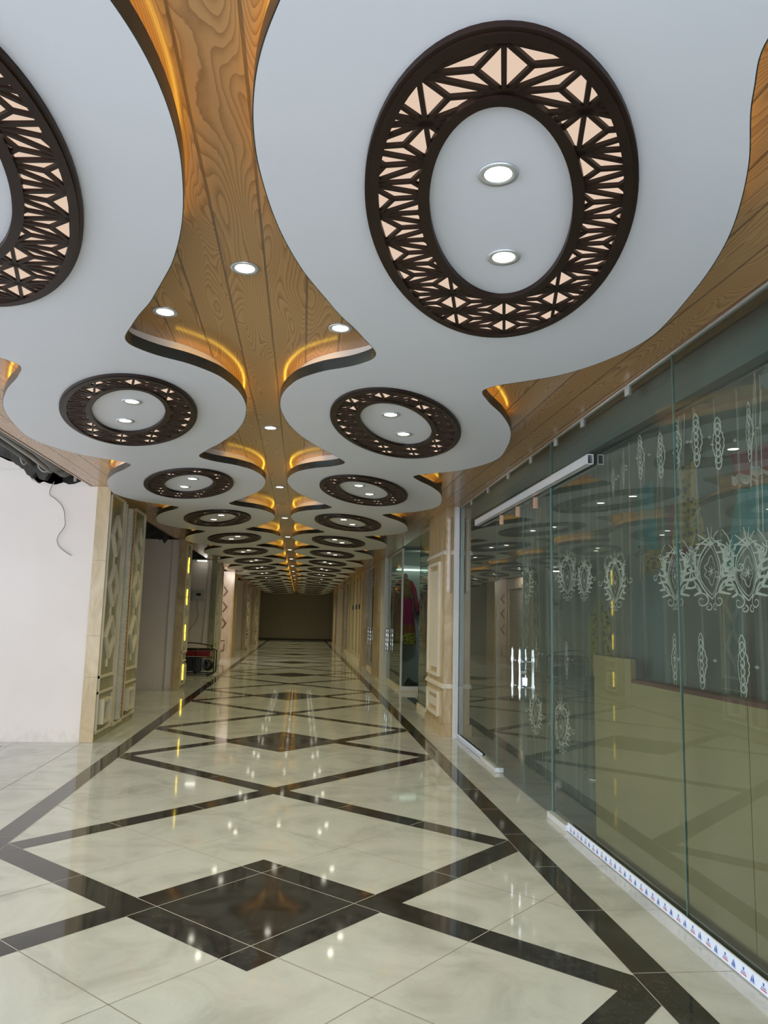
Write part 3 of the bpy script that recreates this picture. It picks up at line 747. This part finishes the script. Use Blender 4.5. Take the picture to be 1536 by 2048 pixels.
for (a, b, hy, wd) in ((6.755, 7.66, 7.56, 'near'), (7.68, 8.79, 7.84, 'far')):
    d = glass_box(XG, XG + .012, a, b, .02, 2.87, 'glass_door', root); d['label'] = f'{wd} glass door leaf'
    handle(hy, XG, d)
mb = MB(); mb.box(XG - .012, XG + .03, 7.63, 7.71, 1.03, 1.11); mb.lathe([(.03, -.02), (.03, .02)], (XG - .01, 7.67, 1.16), 14, axis='x'); part(mb, 'lock', 'chrome', root)
for x0 in (XG - .065, XG + .018):
    mb = MB(); y0, y1 = 5.62, 9.75; t = .006
    mb.box(x0, x0 + .05, y0, y1, 2.875, 2.875 + t); mb.box(x0, x0 + .05, y0, y1, 2.955 - t, 2.955); mb.box(x0, x0 + t, y0, y1, 2.875, 2.955); mb.box(x0 + .05 - t, x0 + .05, y0, y1, 2.875, 2.955)
    part(mb, 'header_rail', 'brushed aluminium', root)
mb = MB(); mb.box(XG - .008, XG + .02, 6.715, 6.745, 0.02, 2.95); f = part(mb, 'door_jamb', 'glass edge', root)
for (a, b) in ((6.28, 6.76), (8.66, 9.42)):
    mb = MB(); mb.box(XG - .045, XG + .05, a, b, .002, .05); part(mb, 'patch_fitting', 'brushed aluminium', root)
for yy, zz in ((7.25, 2.82), (7.9, 2.82), (8.6, 2.82)):
    mb = MB(); mb.box(XG - .02, XG + .03, yy - .012, yy + .012, zz - .06, zz + .05); part(mb, 'bracket', 'copper', root)
mb = MB(); mb.tube([(XG + .03, 7.15, 2.75), (XG + .03, 7.16, 2.62), (XG + .03, 7.22, 2.6)], .009, 8); part(mb, 'hook', 'copper', root)
for yy in (5.0, 5.9, 6.6, 7.4, 8.3, 9.3, 10.3):
    mb = MB(); mb.box(XG - .006, XG + .02, yy - .03, yy + .03, 3.24, 3.31); part(mb, 'top_clip', 'brushed aluminium', root)
ch = None
for (a, b) in ((-1.2, 6.28), (9.42, 11.04)):
    mb = MB(); mb.box(XG - .022, XG + .035, a, b, .0015, .012); mb.box(XG - .022, XG - .016, a, b, .0015, .075); mb.box(XG + .029, XG + .035, a, b, .0015, .07)
    ch = part(mb, 'base_channel', 'brushed aluminium', root)
    mb = MB(); mb.box(XG - .0235, XG - .022, a, b, .010, .070); fl_ = sub(mb, 'protective_film', 'white film', ch, root); fl_['label'] = 'pale blue-white protective film printed with small marks'
    mb = MB(); mr = MB(); y = a + .05; x = XG - .0245
    while y < b - .05:
        if y > 2.6:
            # twin-sail emblem with a hull line, then a small mark over a red line
            mb.face([(x, y, .026), (x, y + .018, .026), (x, y + .012, .062)][::-1]); mb.face([(x, y + .021, .026), (x, y + .034, .026), (x, y + .022, .052)][::-1])
            mb.face([(x, y - .006, .020), (x, y + .042, .020), (x, y + .034, .0235), (x, y + .002, .0235)][::-1])
            yy = y + .085
            mb.face([(x, yy, .044), (x, yy + .012, .044), (x, yy + .012, .058), (x, yy, .058)][::-1]); mb.face([(x, yy - .014, .034), (x, yy + .026, .034), (x, yy + .026, .038), (x, yy - .014, .038)][::-1])
            mr.face([(x, yy - .018, .022), (x, yy + .032, .022), (x, yy + .032, .029), (x, yy - .018, .029)][::-1])
        y += .165
    if mb.f:
        e = sub(mb, 'printed_mark', 'film blue', ch, root); e['label'] = 'row of small blue sail emblems'
        e = sub(mr, 'printed_mark', 'film red', ch, root); e['label'] = 'row of small red print lines'
mb = MB(); mb.box(XG - .006, XG + .02, -1.2, 11.04, 3.30, 3.315); part(mb, 'top_channel', 'brushed aluminium', root)

mb = MB(); mb.box(2.408, 2.468, 11.08, 11.18, 0, HW); tag(mb.build('white_post', 'white post'), 'narrow white painted post between near glass front and marble pilaster', 'post')
def right_pilaster(y0, y1, label, x0=2.285, mat='tan marble', detail=True):
    root = thing('marble_pilaster', label, 'pilaster', (x0 + .1, (y0 + y1) / 2, 0), 'marble pilasters on the right side')
    mb = MB(); mb.box(x0, x0 + .22, y0, y1, 0, HW); part(mb, 'shaft', mat, root)
    mb = MB(); mb.box(x0 - .025, x0 + .16, y0 - .025, y1 + .02, 0, .17); part(mb, 'plinth', mat, root)
    if detail:
        mb = MB(); mb.box(x0 - .03, x0 + .14, y0 - .03, y1 + .02, .68, .71); mb.box(x0 - .015, x0 + .13, y0 - .015, y1 + .01, .71, .74); part(mb, 'ledge', 'cream moulding', root)
        mb = MB(); mb.box(x0 - .03, x0 + .14, y0 - .03, y1 + .02, 2.62, 2.65); mb.box(x0 - .015, x0 + .13, y0 - .015, y1 + .01, 2.65, 2.68); part(mb, 'ledge', 'cream moulding', root)
        for (za, zb) in ((.24, .60), (.82, 2.54)):
            mb = MB(); a, b = y0 + .35, y1 - .12
            for p in ((a, a + .06, za, zb), (b - .06, b, za, zb), (a + .06, b - .06, za, za + .05), (a + .06, b - .06, zb - .05, zb)): mb.box(x0 - .035, x0, *p)
            mb.box(x0 - .015, x0, a + .18, b - .18, za + .12, zb - .12)
            part(mb, 'raised_moulding', 'cream moulding', root)
        mb = MB(); rr = [.028 + .012 * abs(math.sin(i * 1.1)) for i in range(26)]
        mb.tube([(x0 + .06, y0 + .0, 2.05 + i * .045) for i in range(26)], rr, 8); f = part(mb, 'carved_scroll', 'cream marble', root, True); f['label'] = 'pale carved scroll on the end face'
    return root
right_pilaster(11.23, 12.70, 'large tan marble pilaster with ledges beside the near glass front on the right')

# shop one interior ------------------------------------------------------
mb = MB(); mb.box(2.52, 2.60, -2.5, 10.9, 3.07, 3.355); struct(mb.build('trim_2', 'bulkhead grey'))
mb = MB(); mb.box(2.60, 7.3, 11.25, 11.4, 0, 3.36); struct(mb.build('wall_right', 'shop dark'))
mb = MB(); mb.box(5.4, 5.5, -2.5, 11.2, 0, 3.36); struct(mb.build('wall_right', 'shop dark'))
root = thing('display_counter', 'long olive-tan board counter behind the near shop glass on the right', 'counter', (2.75, 3.5, 0))
mb = MB(); mb.box(2.50, 2.53, -1.2, 3.85, 0, 1.26); part(mb, 'front_board', 'kraft board', root)
mb = MB(); mb.box(2.50, 2.53, 3.856, 5.96, 0, 1.26); part(mb, 'front_board', 'kraft board', root)
mb = MB(); mb.box(2.495, 2.53, 5.26, 5.96, 1.26, 1.42); f = part(mb, 'raised_end', 'kraft board', root)
mb = MB(); mb.box(2.53, 2.60, 5.93, 5.96, 0, 1.42); part(mb, 'end_board', 'kraft board', root)
mb = MB(); mb.box(2.50, 2.60, -1.2, 5.26, 1.26, 1.285); f = part(mb, 'counter_top', 'edge and shade brown', root); f['label'] = 'dark red-brown counter edge'

# sheer curtain with embroidery -----------------------------------------
XCUR = 2.68
def fold(y, z):
    a = .024 + .010 * math.sin(y * 1.7)
    gather = .5 + .5 * (z / 3.05)
    return XCUR + a * math.sin(y * 27 + 1.5 * math.sin(y * 3.1)) * gather + .02 * math.sin(y * 7.3 + z)
root = thing('sheer_curtain', 'sheer pale gauze curtain with white damask embroidery behind the near shop glass', 'curtain', (XCUR, 6, 0))
mb = MB(); y0, y1 = 2.2, 8.7
mb.grid(lambda u, v: (fold(y0 + (y1 - y0) * u, .12 + 2.93 * v), y0 + (y1 - y0) * u + .05 * math.sin(v * 3 + u * 40) * (1 - v), .12 + 2.93 * v), 420, 14)
part(mb, 'gauze', 'sheer curtain', root, True)
mb = MB(); mb.tube([(XCUR, 2.0, 3.10), (XCUR, 8.9, 3.10)], .014, 8); part(mb, 'curtain_rod', 'brushed aluminium', root)
def strip(mb, pts, w0, w1=None, x=None, taper=True):
    """flat embroidered ribbon following 2D points (y,z) on the cloth"""
    n = len(pts); L = []; R = []
    for i, p in enumerate(pts):
        a, b = pts[max(i - 1, 0)], pts[min(i + 1, n - 1)]; t = Vector((b[0] - a[0], b[1] - a[1])); t = t.normalized() if t.length > 0 else Vector((1, 0))
        s = i / (n - 1); wdt = w0 * (1 - s * .55) if taper else w0
        L.append((p[0] - t.y * wdt, p[1] + t.x * wdt)); R.append((p[0] + t.y * wdt, p[1] - t.x * wdt))
    P = lambda q: (XCUR - .045 + .3 * (fold(q[0], q[1]) - XCUR), q[0], q[1])
    for i in range(n - 1): mb.face([P(L[i]), P(L[i + 1]), P(R[i + 1]), P(R[i])])
def spiral(cy_, cz_, r0, a0, turns, sgn):
    return [(cy_ + sgn * (r0 * (1 - t * .8)) * math.cos(a0 + t * turns * 6.283), cz_ + (r0 * (1 - t * .8)) * math.sin(a0 + t * turns * 6.283)) for t in [i / 14 for i in range(15)]]
def leafspray(mb, yb, zb, ang, L, sgn):
    pts = []
    for i in range(9):
        t = i / 8; a = ang + t * .7; pts.append((yb + sgn * L * t * math.cos(a), zb + L * t * math.sin(a)))
    strip(mb, pts, .006)
    for i in range(1, 9):
        p = pts[i]
        for q, l in ((.9, .30), (-.7, .26)):
            a = ang + i / 8 * .7 + q; l2 = L * l * (1.1 - i / 10)
            strip(mb, [(p[0], p[1]), (p[0] + sgn * l2 * .5 * math.cos(a), p[1] + l2 * .5 * math.sin(a)), (p[0] + sgn * l2 * math.cos(a * .92), p[1] + l2 * math.sin(a * .92))], .006)
def damask(yc, zc, s):
    """mirror-symmetric damask motif, wider than tall; built upright, then fitted to its size"""
    mb = MB(); ky, kz = 1.08, .74
    def st(pts, w0, taper=True): strip(mb, [(yc + (p[0] - yc) * ky, zc + (p[1] - zc) * kz) for p in pts], w0, taper=taper)
    def spray(y, z, ang, L, g):
        pts = []
        for i in range(9):
            t = i / 8; a = ang + t * .6; pts.append((y + g * L * t * math.cos(a), z + L * t * math.sin(a)))
        st(pts, .0045)
        for i in (2, 4, 6, 8):
            p = pts[i]
            for q, l in ((.7, .36), (-.75, .34)):
                a = ang + i / 8 * .6 + q; l2 = L * l * (1.15 - i / 10)
                st([(p[0], p[1]), (p[0] + g * l2 * .4 * math.cos(a), p[1] + l2 * .4 * math.sin(a)), (p[0] + g * l2 * .8 * math.cos(a * .94), p[1] + l2 * .8 * math.sin(a * .94)), (p[0] + g * l2 * math.cos(a * .85), p[1] + l2 * math.sin(a * .85))], .0095)
    for g in (-1, 1):
        st([(yc + g * s * (.17 * abs(math.sin(t * math.pi)) ** .8), zc + s * (-.42 + .72 * t)) for t in [i / 16 for i in range(17)]], .005, False)
        st([(yc + g * s * (.145 * abs(math.sin(t * math.pi)) ** .8), zc + s * (-.37 + .60 * t)) for t in [i / 16 for i in range(17)]], .003, False)
        st([(yc + g * s * (.08 * math.sin(t * math.pi) * (1 + .2 * math.sin(t * 22))), zc + s * (-.26 + .38 * t)) for t in [i / 20 for i in range(21)]], .003, False)
        for a, l in ((1.45, .30), (1.0, .26), (.5, .2)):
            st([(yc + g * s * l * t * math.cos(a) * 1.1, zc + s * (.24 + l * t * math.sin(a) - .06 * t * t)) for t in [i / 6 for i in range(7)]], .0065)
        st([(yc + g * s * (.02 + .24 * math.sin(t * 2.7)), zc + s * (.34 - .44 * t + .24 * t * t)) for t in [i / 14 for i in range(15)]], .005, False)
        st([(yc + g * s * (.17 + .12 * math.sin(t * 2.9)), zc + s * (-.05 + .46 * t)) for t in [i / 12 for i in range(13)]], .006)
        spray(yc + g * s * .04, zc - s * .38, .30, s * .44, g)
        spray(yc + g * s * .13, zc - s * .22, .72, s * .36, g)
        spray(yc + g * s * .20, zc - s * .04, 1.1, s * .26, g)
        st(spiral(yc + g * s * .13, zc - s * .44, s * .085, 2.2, 1.1, g), .005)
        st(spiral(yc + g * s * .055, zc - s * .52, s * .05, 1.8, 1.0, g), .005)
        st(spiral(yc + g * s * .46, zc - s * .06, s * .065, 2.6, 1.1, g), .005)
        st(spiral(yc + g * s * .30, zc + s * .24, s * .055, 3.0, 1.0, g), .005)
    for k in range(7):
        a = k / 7 * 6.283; st([(yc, zc - s * .08), (yc + s * .05 * math.cos(a), zc - s * .08 + s * .07 * math.sin(a))], .005)
    return mb
def pendant(yc, zc, s):
    """tall scalloped chain of rings and petals"""
    mb = MB()
    for g in (-1, 1):
        pts = []
        for i in range(60):
            t = i / 59; env = (.075 + .05 * abs(math.cos(t * 3.1416 * 2))) * abs(math.sin(t * 3.1416)) ** .6
            pts.append((yc + g * s * env * (1 + .22 * abs(math.sin(t * 26))), zc + s * (-.5 + t)))
        strip(mb, pts, .004, taper=False)
    for k in range(6):
        zz = zc + s * (-.32 + k * .13)
        strip(mb, [(yc + s * .05 * math.cos(a), zz + s * .06 * math.sin(a)) for a in [i / 12 * 6.283 for i in range(13)]], .004, taper=False)
    bd = MB()
    for g in (-1, 1):
        c = (fold(yc + g * s * .2, zc) - .02, yc + g * s * .2, zc + s * .02)
        bd.lathe([(.0, -.012), (.014, 0), (.0, .012)], c, 10, axis='z')
    return mb, bd
for (yc, zc, s) in ((5.85, 2.02, .62), (4.86, 2.02, .62), (4.42, 2.03, .66), (4.03, 2.0, .62), (3.5, 2.02, .62), (6.95, 2.12, .62), (8.22, 2.10, .6), (7.15, .74, .66), (7.95, .76, .6), (6.5, 2.06, .5)):
    part(damask(yc, zc, s), 'damask_embroidery', 'thread', root)
for (yc, zc, s) in ((5.86, 2.82, .30), (5.65, 2.86, .32), (5.32, 2.88, .33), (5.02, 2.83, .32), (4.77, 2.85, .34), (4.51, 2.82, .34), (4.28, 2.75, .32), (3.95, 2.74, .34), (4.90, 1.44, .34), (4.54, 1.45, .34), (4.10, 1.44, .36), (7.0, 1.32, .34), (7.9, 1.33, .32)):
    a, b = pendant(yc, zc, s); e = part(a, 'pendant_embroidery', 'thread', root); sub(b, 'bead', 'bead', e, root)

# garments behind the curtain -------------------------------------------
def drape(name, mat, yc, zt, zb, wt, wb, x, label, trim=None, ph=0.0):
    root = thing(name, label, 'garment', (x, yc, zb), 'garments behind the shop curtain')
    def P(u, v):
        w_ = wb + (wt - wb) * v; y = yc + (u - .5) * w_; z = zb + (zt - zb) * v - .08 * math.sin(u * 3.1416) * (1 if v > .5 else -1) * abs(v - .5)
        return (x + .05 * math.sin(u * 19 + ph + v * 1.3) * (1.15 - v * .7) - .03 * math.sin(u * 3.1416), y, z)
    mb = MB(); mb.grid(P, 40, 14); part(mb, 'cloth', mat, root, True)
    mb = MB(); mb.tube([P(.5, 1), (x, yc, 3.355)], .003, 6); part(mb, 'hanging_cord', 'thread', root)
    if trim:
        mb = MB()
        mb.grid(lambda u, v: tuple(Vector(P(u, 0)) + Vector((-.012, 0, v * .07 + .012 * math.sin(u * 90)))), 60, 1)
        mb.grid(lambda u, v: tuple(Vector(P(.02 + v * .05, u)) + Vector((-.014, 0, 0))), 30, 1)
        part(mb, 'trim', trim, root)
    return root
drape('hanging_shawl', 'cloth teal', 4.95, 2.66, 2.02, .55, .95, 3.3, 'teal shawl with white lace trim hanging high behind the gauze curtain', 'lace white', .4)
drape('hanging_shawl', 'cloth crimson', 5.05, 2.98, 2.68, .9, .8, 3.42, 'crimson cloth with lace edge hung topmost behind the gauze curtain', 'lace white', 1.2)
drape('hanging_shawl', 'gold brocade', 5.75, 2.95, 2.25, .30, .42, 3.2, 'narrow gold brocade cloth hanging behind the gauze curtain', None, 2.2)
drape('hanging_shawl', 'cloth crimson', 6.15, 2.72, 2.12, .35, .48, 3.38, 'dark red tapered shawl left of the gold brocade behind the curtain', 'lace white', 3.2)
drape('hanging_dress', 'cloth slate', 6.75, 2.10, 1.05, .5, .8, 3.3, 'slate blue dress skirt below the dark red shawl behind the curtain', None, .9)
drape('hanging_dress', 'cloth slate', 5.55, 2.1, 1.0, .5, .85, 3.62, 'slate grey gown in the middle behind the curtain, above the counter', None, 2.9)
drape('hanging_dress', 'cloth black', 4.75, 1.98, 1.0, .5, .85, 3.22, 'dark gown with white embroidered hem at the right edge behind the curtain', 'lace white', 1.7)
drape('hanging_shawl', 'gold brocade', 7.05, 2.42, 2.16, .7, .9, 3.6, 'gold patterned cloth piece left of the dark red shawl', None, 1.0)
drape('hanging_shawl', 'cloth teal', 6.9, 3.0, 2.35, .3, .22, 3.4, 'slim teal cloth strip hanging above the gold patterned piece', None, 2.0)
drape('hanging_shawl', 'lace white', 4.70, 2.30, 2.0, .35, .6, 3.15, 'off-white shawl corner under the teal shawl at the right edge', None, 2.6)
root = thing('dressed_form', 'black dress form wearing yellow-gold brocade, left of the counter end', 'dress form', (3.5, 8.35, 0))
mb = MB(); mb.lathe([(.05, 1.95), (.06, 1.82), (.17, 1.74), (.20, 1.6), (.17, 1.35), (.15, 1.22), (.2, 1.12)], (3.5, 8.35, 0), 24, sx=.7); part(mb, 'bodice', 'black gold brocade', root, True)
mb = MB(); mb.lathe([(.20, 1.15), (.24, .9), (.30, .4), (.33, .1)], (3.5, 8.35, 0), 24, sx=.7); part(mb, 'skirt', 'cloth black', root, True)
mb = MB(); mb.lathe([(.2, 0), (.2, .02), (.02, .03), (.02, .3)], (3.5, 8.35, 0), 20); part(mb, 'stand_base', 'chrome', root, True)

# ------------------------------------------------------------------ right side beyond the first pilaster
def simple_front(y0, y1, label, doors=(), x=2.47, mat='far glass'):
    root = thing('glass_storefront', label, 'shop front', (x, (y0 + y1) / 2, 0))
    ed = [y0] + [d for d in doors] + [y1]
    for i, (a, b) in enumerate(zip(ed[:-1], ed[1:])):
        mb = MB(); mb.face([(x, a + .006, .09), (x, a + .006, HW - .03), (x, b - .006, HW - .03), (x, b - .006, .09)], 0)
        for yy in (a + .006, b - .006): mb.box(x - .002, x + .01, yy - .004, yy + .004, .09, HW - .03, 1)
        part(mb, 'glass_pane', [mat, 'glass edge'], root)
    mb = MB(); mb.box(x - .025, x + .03, y0, y1, 0.0015, .09); part(mb, 'base_rail', 'cream moulding', root)
    mb = MB(); mb.box(x - .02, x + .03, y0, y1, HW - .03, HW); part(mb, 'top_rail', 'brushed aluminium', root)
    return root
def far_handles(root, x, ys_, z=1.1):
    for yy in ys_:
        mb = MB(); mb.lathe([(.02, z - .30), (.028, z - .26), (.02, z - .18), (.035, z - .12), (.022, z - .06), (.022, z + .06), (.035, z + .12), (.02, z + .18), (.028, z + .26), (.02, z + .30)], (x - .06, yy, 0), 10)
        for zz in (z - .15, z + .15): mb.tube([(x, yy, zz), (x - .06, yy, zz)], .012, 8)
        part(mb, 'handle', 'chrome', root, True)
simple_front(12.75, 14.85, 'single tall glass pane between the large right pilaster and the side alcove')
root = simple_front(18.05, 20.95, 'corridor-side glass front left of the shop with the magenta dress', doors=(19.9,), x=2.55)
far_handles(root, 2.55, (20.35, 20.75))
# glass facing the camera across the alcove
root = thing('glass_storefront', 'glass front across the alcove facing the camera, magenta dress behind it', 'shop front', (3.5, 18.0, 0))
mb = MB(); mb.face([(2.58, 18, .12), (4.6, 18, .12), (4.6, 18, 3.3), (2.58, 18, 3.3)]); part(mb, 'glass_pane', 'glass', root)
mb = MB(); mb.box(2.52, 2.56, 17.97, 18.02, 0.0015, 3.31); f = part(mb, 'corner_bead', 'white post', root); f['label'] = 'bright white corner bead'
mb = MB(); mb.box(2.55, 4.6, 17.95, 18.03, .05, .12); part(mb, 'base_rail', 'white post', root)
mb = MB(); mb.box(2.42, 4.6, 17.9, 18.05, 0.0015, .05); part(mb, 'base_step', 'cream moulding', root)
mb = MB(); mb.box(4.6, 7.3, 14.7, 18.2, 0, 3.36); struct(mb.build('wall_right', 'shop wall'))
mb = MB(); mb.box(2.56, 7.3, 20.95, 21.1, 0, 3.36); struct(mb.build('wall_right', 'shop wall'))
def dress(x, y, zt, zb, label, mats, name='hanging_dress'):
    root = thing(name, label, 'dress', (x, y, zb), 'dresses hung in the far shop')
    h = zt - zb
    mb = MB(); mb.lathe([(.035, zt + .02), (.05, zt - .02), (.075, zt - .06), (.055, zt - .12), (.05, zt - .16)], (x, y, 0), 16); part(mb, 'neck_form', 'skin form', root, True)
    mb = MB(); mb.lathe([(.06, zt - .12), (.17, zt - .18), (.185, zt - .35), (.16, zt - .55), (.19, zt - .68)], (x, y, 0), 24, sy=.45); part(mb, 'bodice', mats[0], root, True)
    for s in (-1, 1):
        mb = MB(); mb.tube([(x + s * .15, y, zt - .20), (x + s * .25, y, zt - .42), (x + s * .30, y, zt - .72), (x + s * .33, y - .02, zt - 1.0)], [.055, .06, .055, .065], 10); part(mb, 'sleeve', mats[1], root, True)
    zs = zb + h * .28
    def sk(r0, z0, r1, z1, nm, mt):
        mb = MB(); n = 48; rows = 8
        def P(u, v):
            a = u * 6.283; r = (r0 + (r1 - r0) * v) * (1 + .06 * math.sin(a * 12)); return (x + r * math.cos(a), y + r * .5 * math.sin(a), z0 + (z1 - z0) * v)
        mb.grid(P, n, rows); return part(mb, nm, mt, root, True)
    sk(.19, zt - .66, .27, zs, 'skirt', mats[2]); sk(.272, zs, .29, zs - .22, 'hem_band', mats[3]); sk(.29, zs - .22, .31, zb, 'border', mats[4])
dress(2.98, 20.76, 2.86, .98, 'magenta dress with dark bodice and orange hem in the far shop window', ['dark bodice brocade', 'cloth crimson', 'cloth magenta', 'cloth orange', 'black gold brocade'])
dress(3.70, 20.76, 2.76, 1.05, 'navy blue dress hung right of the magenta one', ['cloth navy', 'cloth navy', 'cloth navy', 'dark bodice brocade', 'cloth navy'])
root = thing('wall_lamp', 'long white tube lamp high on the wall above the magenta dress', 'tube lamp', (3.3, 20.9, 2.95))
mb = MB(); mb.box(2.78, 3.9, 20.86, 20.945, 3.0, 3.1); part(mb, 'batten', 'white post', root)
mb = MB(); mb.tube([(2.74, 20.84, 2.98), (3.88, 20.84, 2.98)], .022, 8); part(mb, 'tube', 'shop tube', root)
mb = MB(); random.seed(5)
mb.grid(lambda u, v: (2.7 + 1.1 * u, 18.5 + .7 * v, max(.004, (.12 + .42 * u**2 + .08 * math.sin(u * 14) + .05 * math.sin(v * 11 + u * 5)) * abs(math.sin(v * 3.1416)) ** .6 * min(1, u * 8, (1 - u) * 10))), 30, 16)
tag(mb.build('cloth_heap', 'cloth black'), 'black heap of folded cloth on the floor of the far shop', 'cloth heap')

mb = MB(); mb.box(2.46, 2.62, 21.15, 22.2, 0, HW); tag(mb.build('white_post', 'white post'), 'white painted post between the magenta dress shop and the next marble pilaster', 'post')
right_pilaster(22.25, 23.7, 'slim tan marble pilaster beside the white post farther down the right side', 2.40, detail=False)
root = simple_front(23.8, 26.6, 'third glass shop front down the right side, chrome handles at its far end', doors=(25.2,), x=2.50)
far_handles(root, 2.50, (24.9, 25.7))
right_pilaster(26.7, 27.95, 'tan marble pilaster just before the cream slatted panels', 2.36, detail=False)
# cream slatted panels
root = thing('slatted_wall_panel', 'cream wall panelling with dark vertical slots and black square plates', 'wall panel', (2.42, 32, 0))
ys_ = [28.06, 29.0, 30.6, 32.6, 35.0, 36.6]
for a, b in zip(ys_[:-1], ys_[1:]):
    mb = MB(); mb.box(2.38, 2.46, a, b - .30, .12, HW); part(mb, 'board', 'slat cream', root)
    mb = MB(); mb.box(2.383, 2.46, b - .299, b - .001, .35, HW - .1); part(mb, 'dark_slot', 'slot dark', root)
mb = MB(); mb.box(2.46, 2.49, 28.06, 36.6, .12, HW); part(mb, 'backing', 'slat cream', root)
mb = MB(); mb.box(2.35, 2.5, 28.06, 36.6, 0, .12); part(mb, 'base_board', 'cream moulding', root)
for y in ys_[1:4]:
    mb = MB(); mb.box(2.34, 2.38, y - .24, y + .10, 1.98, 2.16); part(mb, 'square_plate', 'display black', root)
simple_front(36.65, 38.8, 'narrow grey glass front just past the cream slatted panels', x=2.44)
right_pilaster(38.85, 40.6, 'cream marble pilaster past the narrow grey glass front', 2.36, detail=False)
mb = MB(); mb.box(2.35, 4.2, 45.8, 45.98, 0, HW); struct(mb.build('wall_right', 'plaster'))
mb = MB(); mb.box(3.9, 4.1, 40.7, 45.7, 0, HW); struct(mb.build('wall_right', 'plaster'))
right_pilaster(46.04, 47.9, 'last marble pilaster on the right before the dark end wall', 2.30, detail=False)
# backing for the shops on the right so nothing looks through to nowhere
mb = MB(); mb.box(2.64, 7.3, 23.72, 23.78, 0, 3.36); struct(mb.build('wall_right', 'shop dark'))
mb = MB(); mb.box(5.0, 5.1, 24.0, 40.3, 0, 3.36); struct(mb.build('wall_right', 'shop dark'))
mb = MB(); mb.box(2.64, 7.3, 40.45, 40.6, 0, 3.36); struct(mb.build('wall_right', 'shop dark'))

# ------------------------------------------------------------------ left bay lamp, and an added fill light in the far shop
def area(name, loc, rot, sx, sy, col, power):
    l = bpy.data.lights.new(name, 'AREA'); l.shape = 'RECTANGLE'; l.size = sx; l.size_y = sy; l.color = col; l.energy = power
    o = bpy.data.objects.new(name, l); COL.objects.link(o); o.location = loc; o.rotation_euler = rot; return o
area('bay_lamp', (-2.76, 27.9, 3.24), (math.radians(30), 0, 0), 0.6, 0.6, (1.0, 0.90, 0.80), 80)
area('dress_fill', (3.2, 19.0, 3.30), (math.radians(35), 0, 0), 0.5, 0.3, (0.85, 1.0, 0.92), 9)  # unseen light without a fixture, added to brighten the dresses
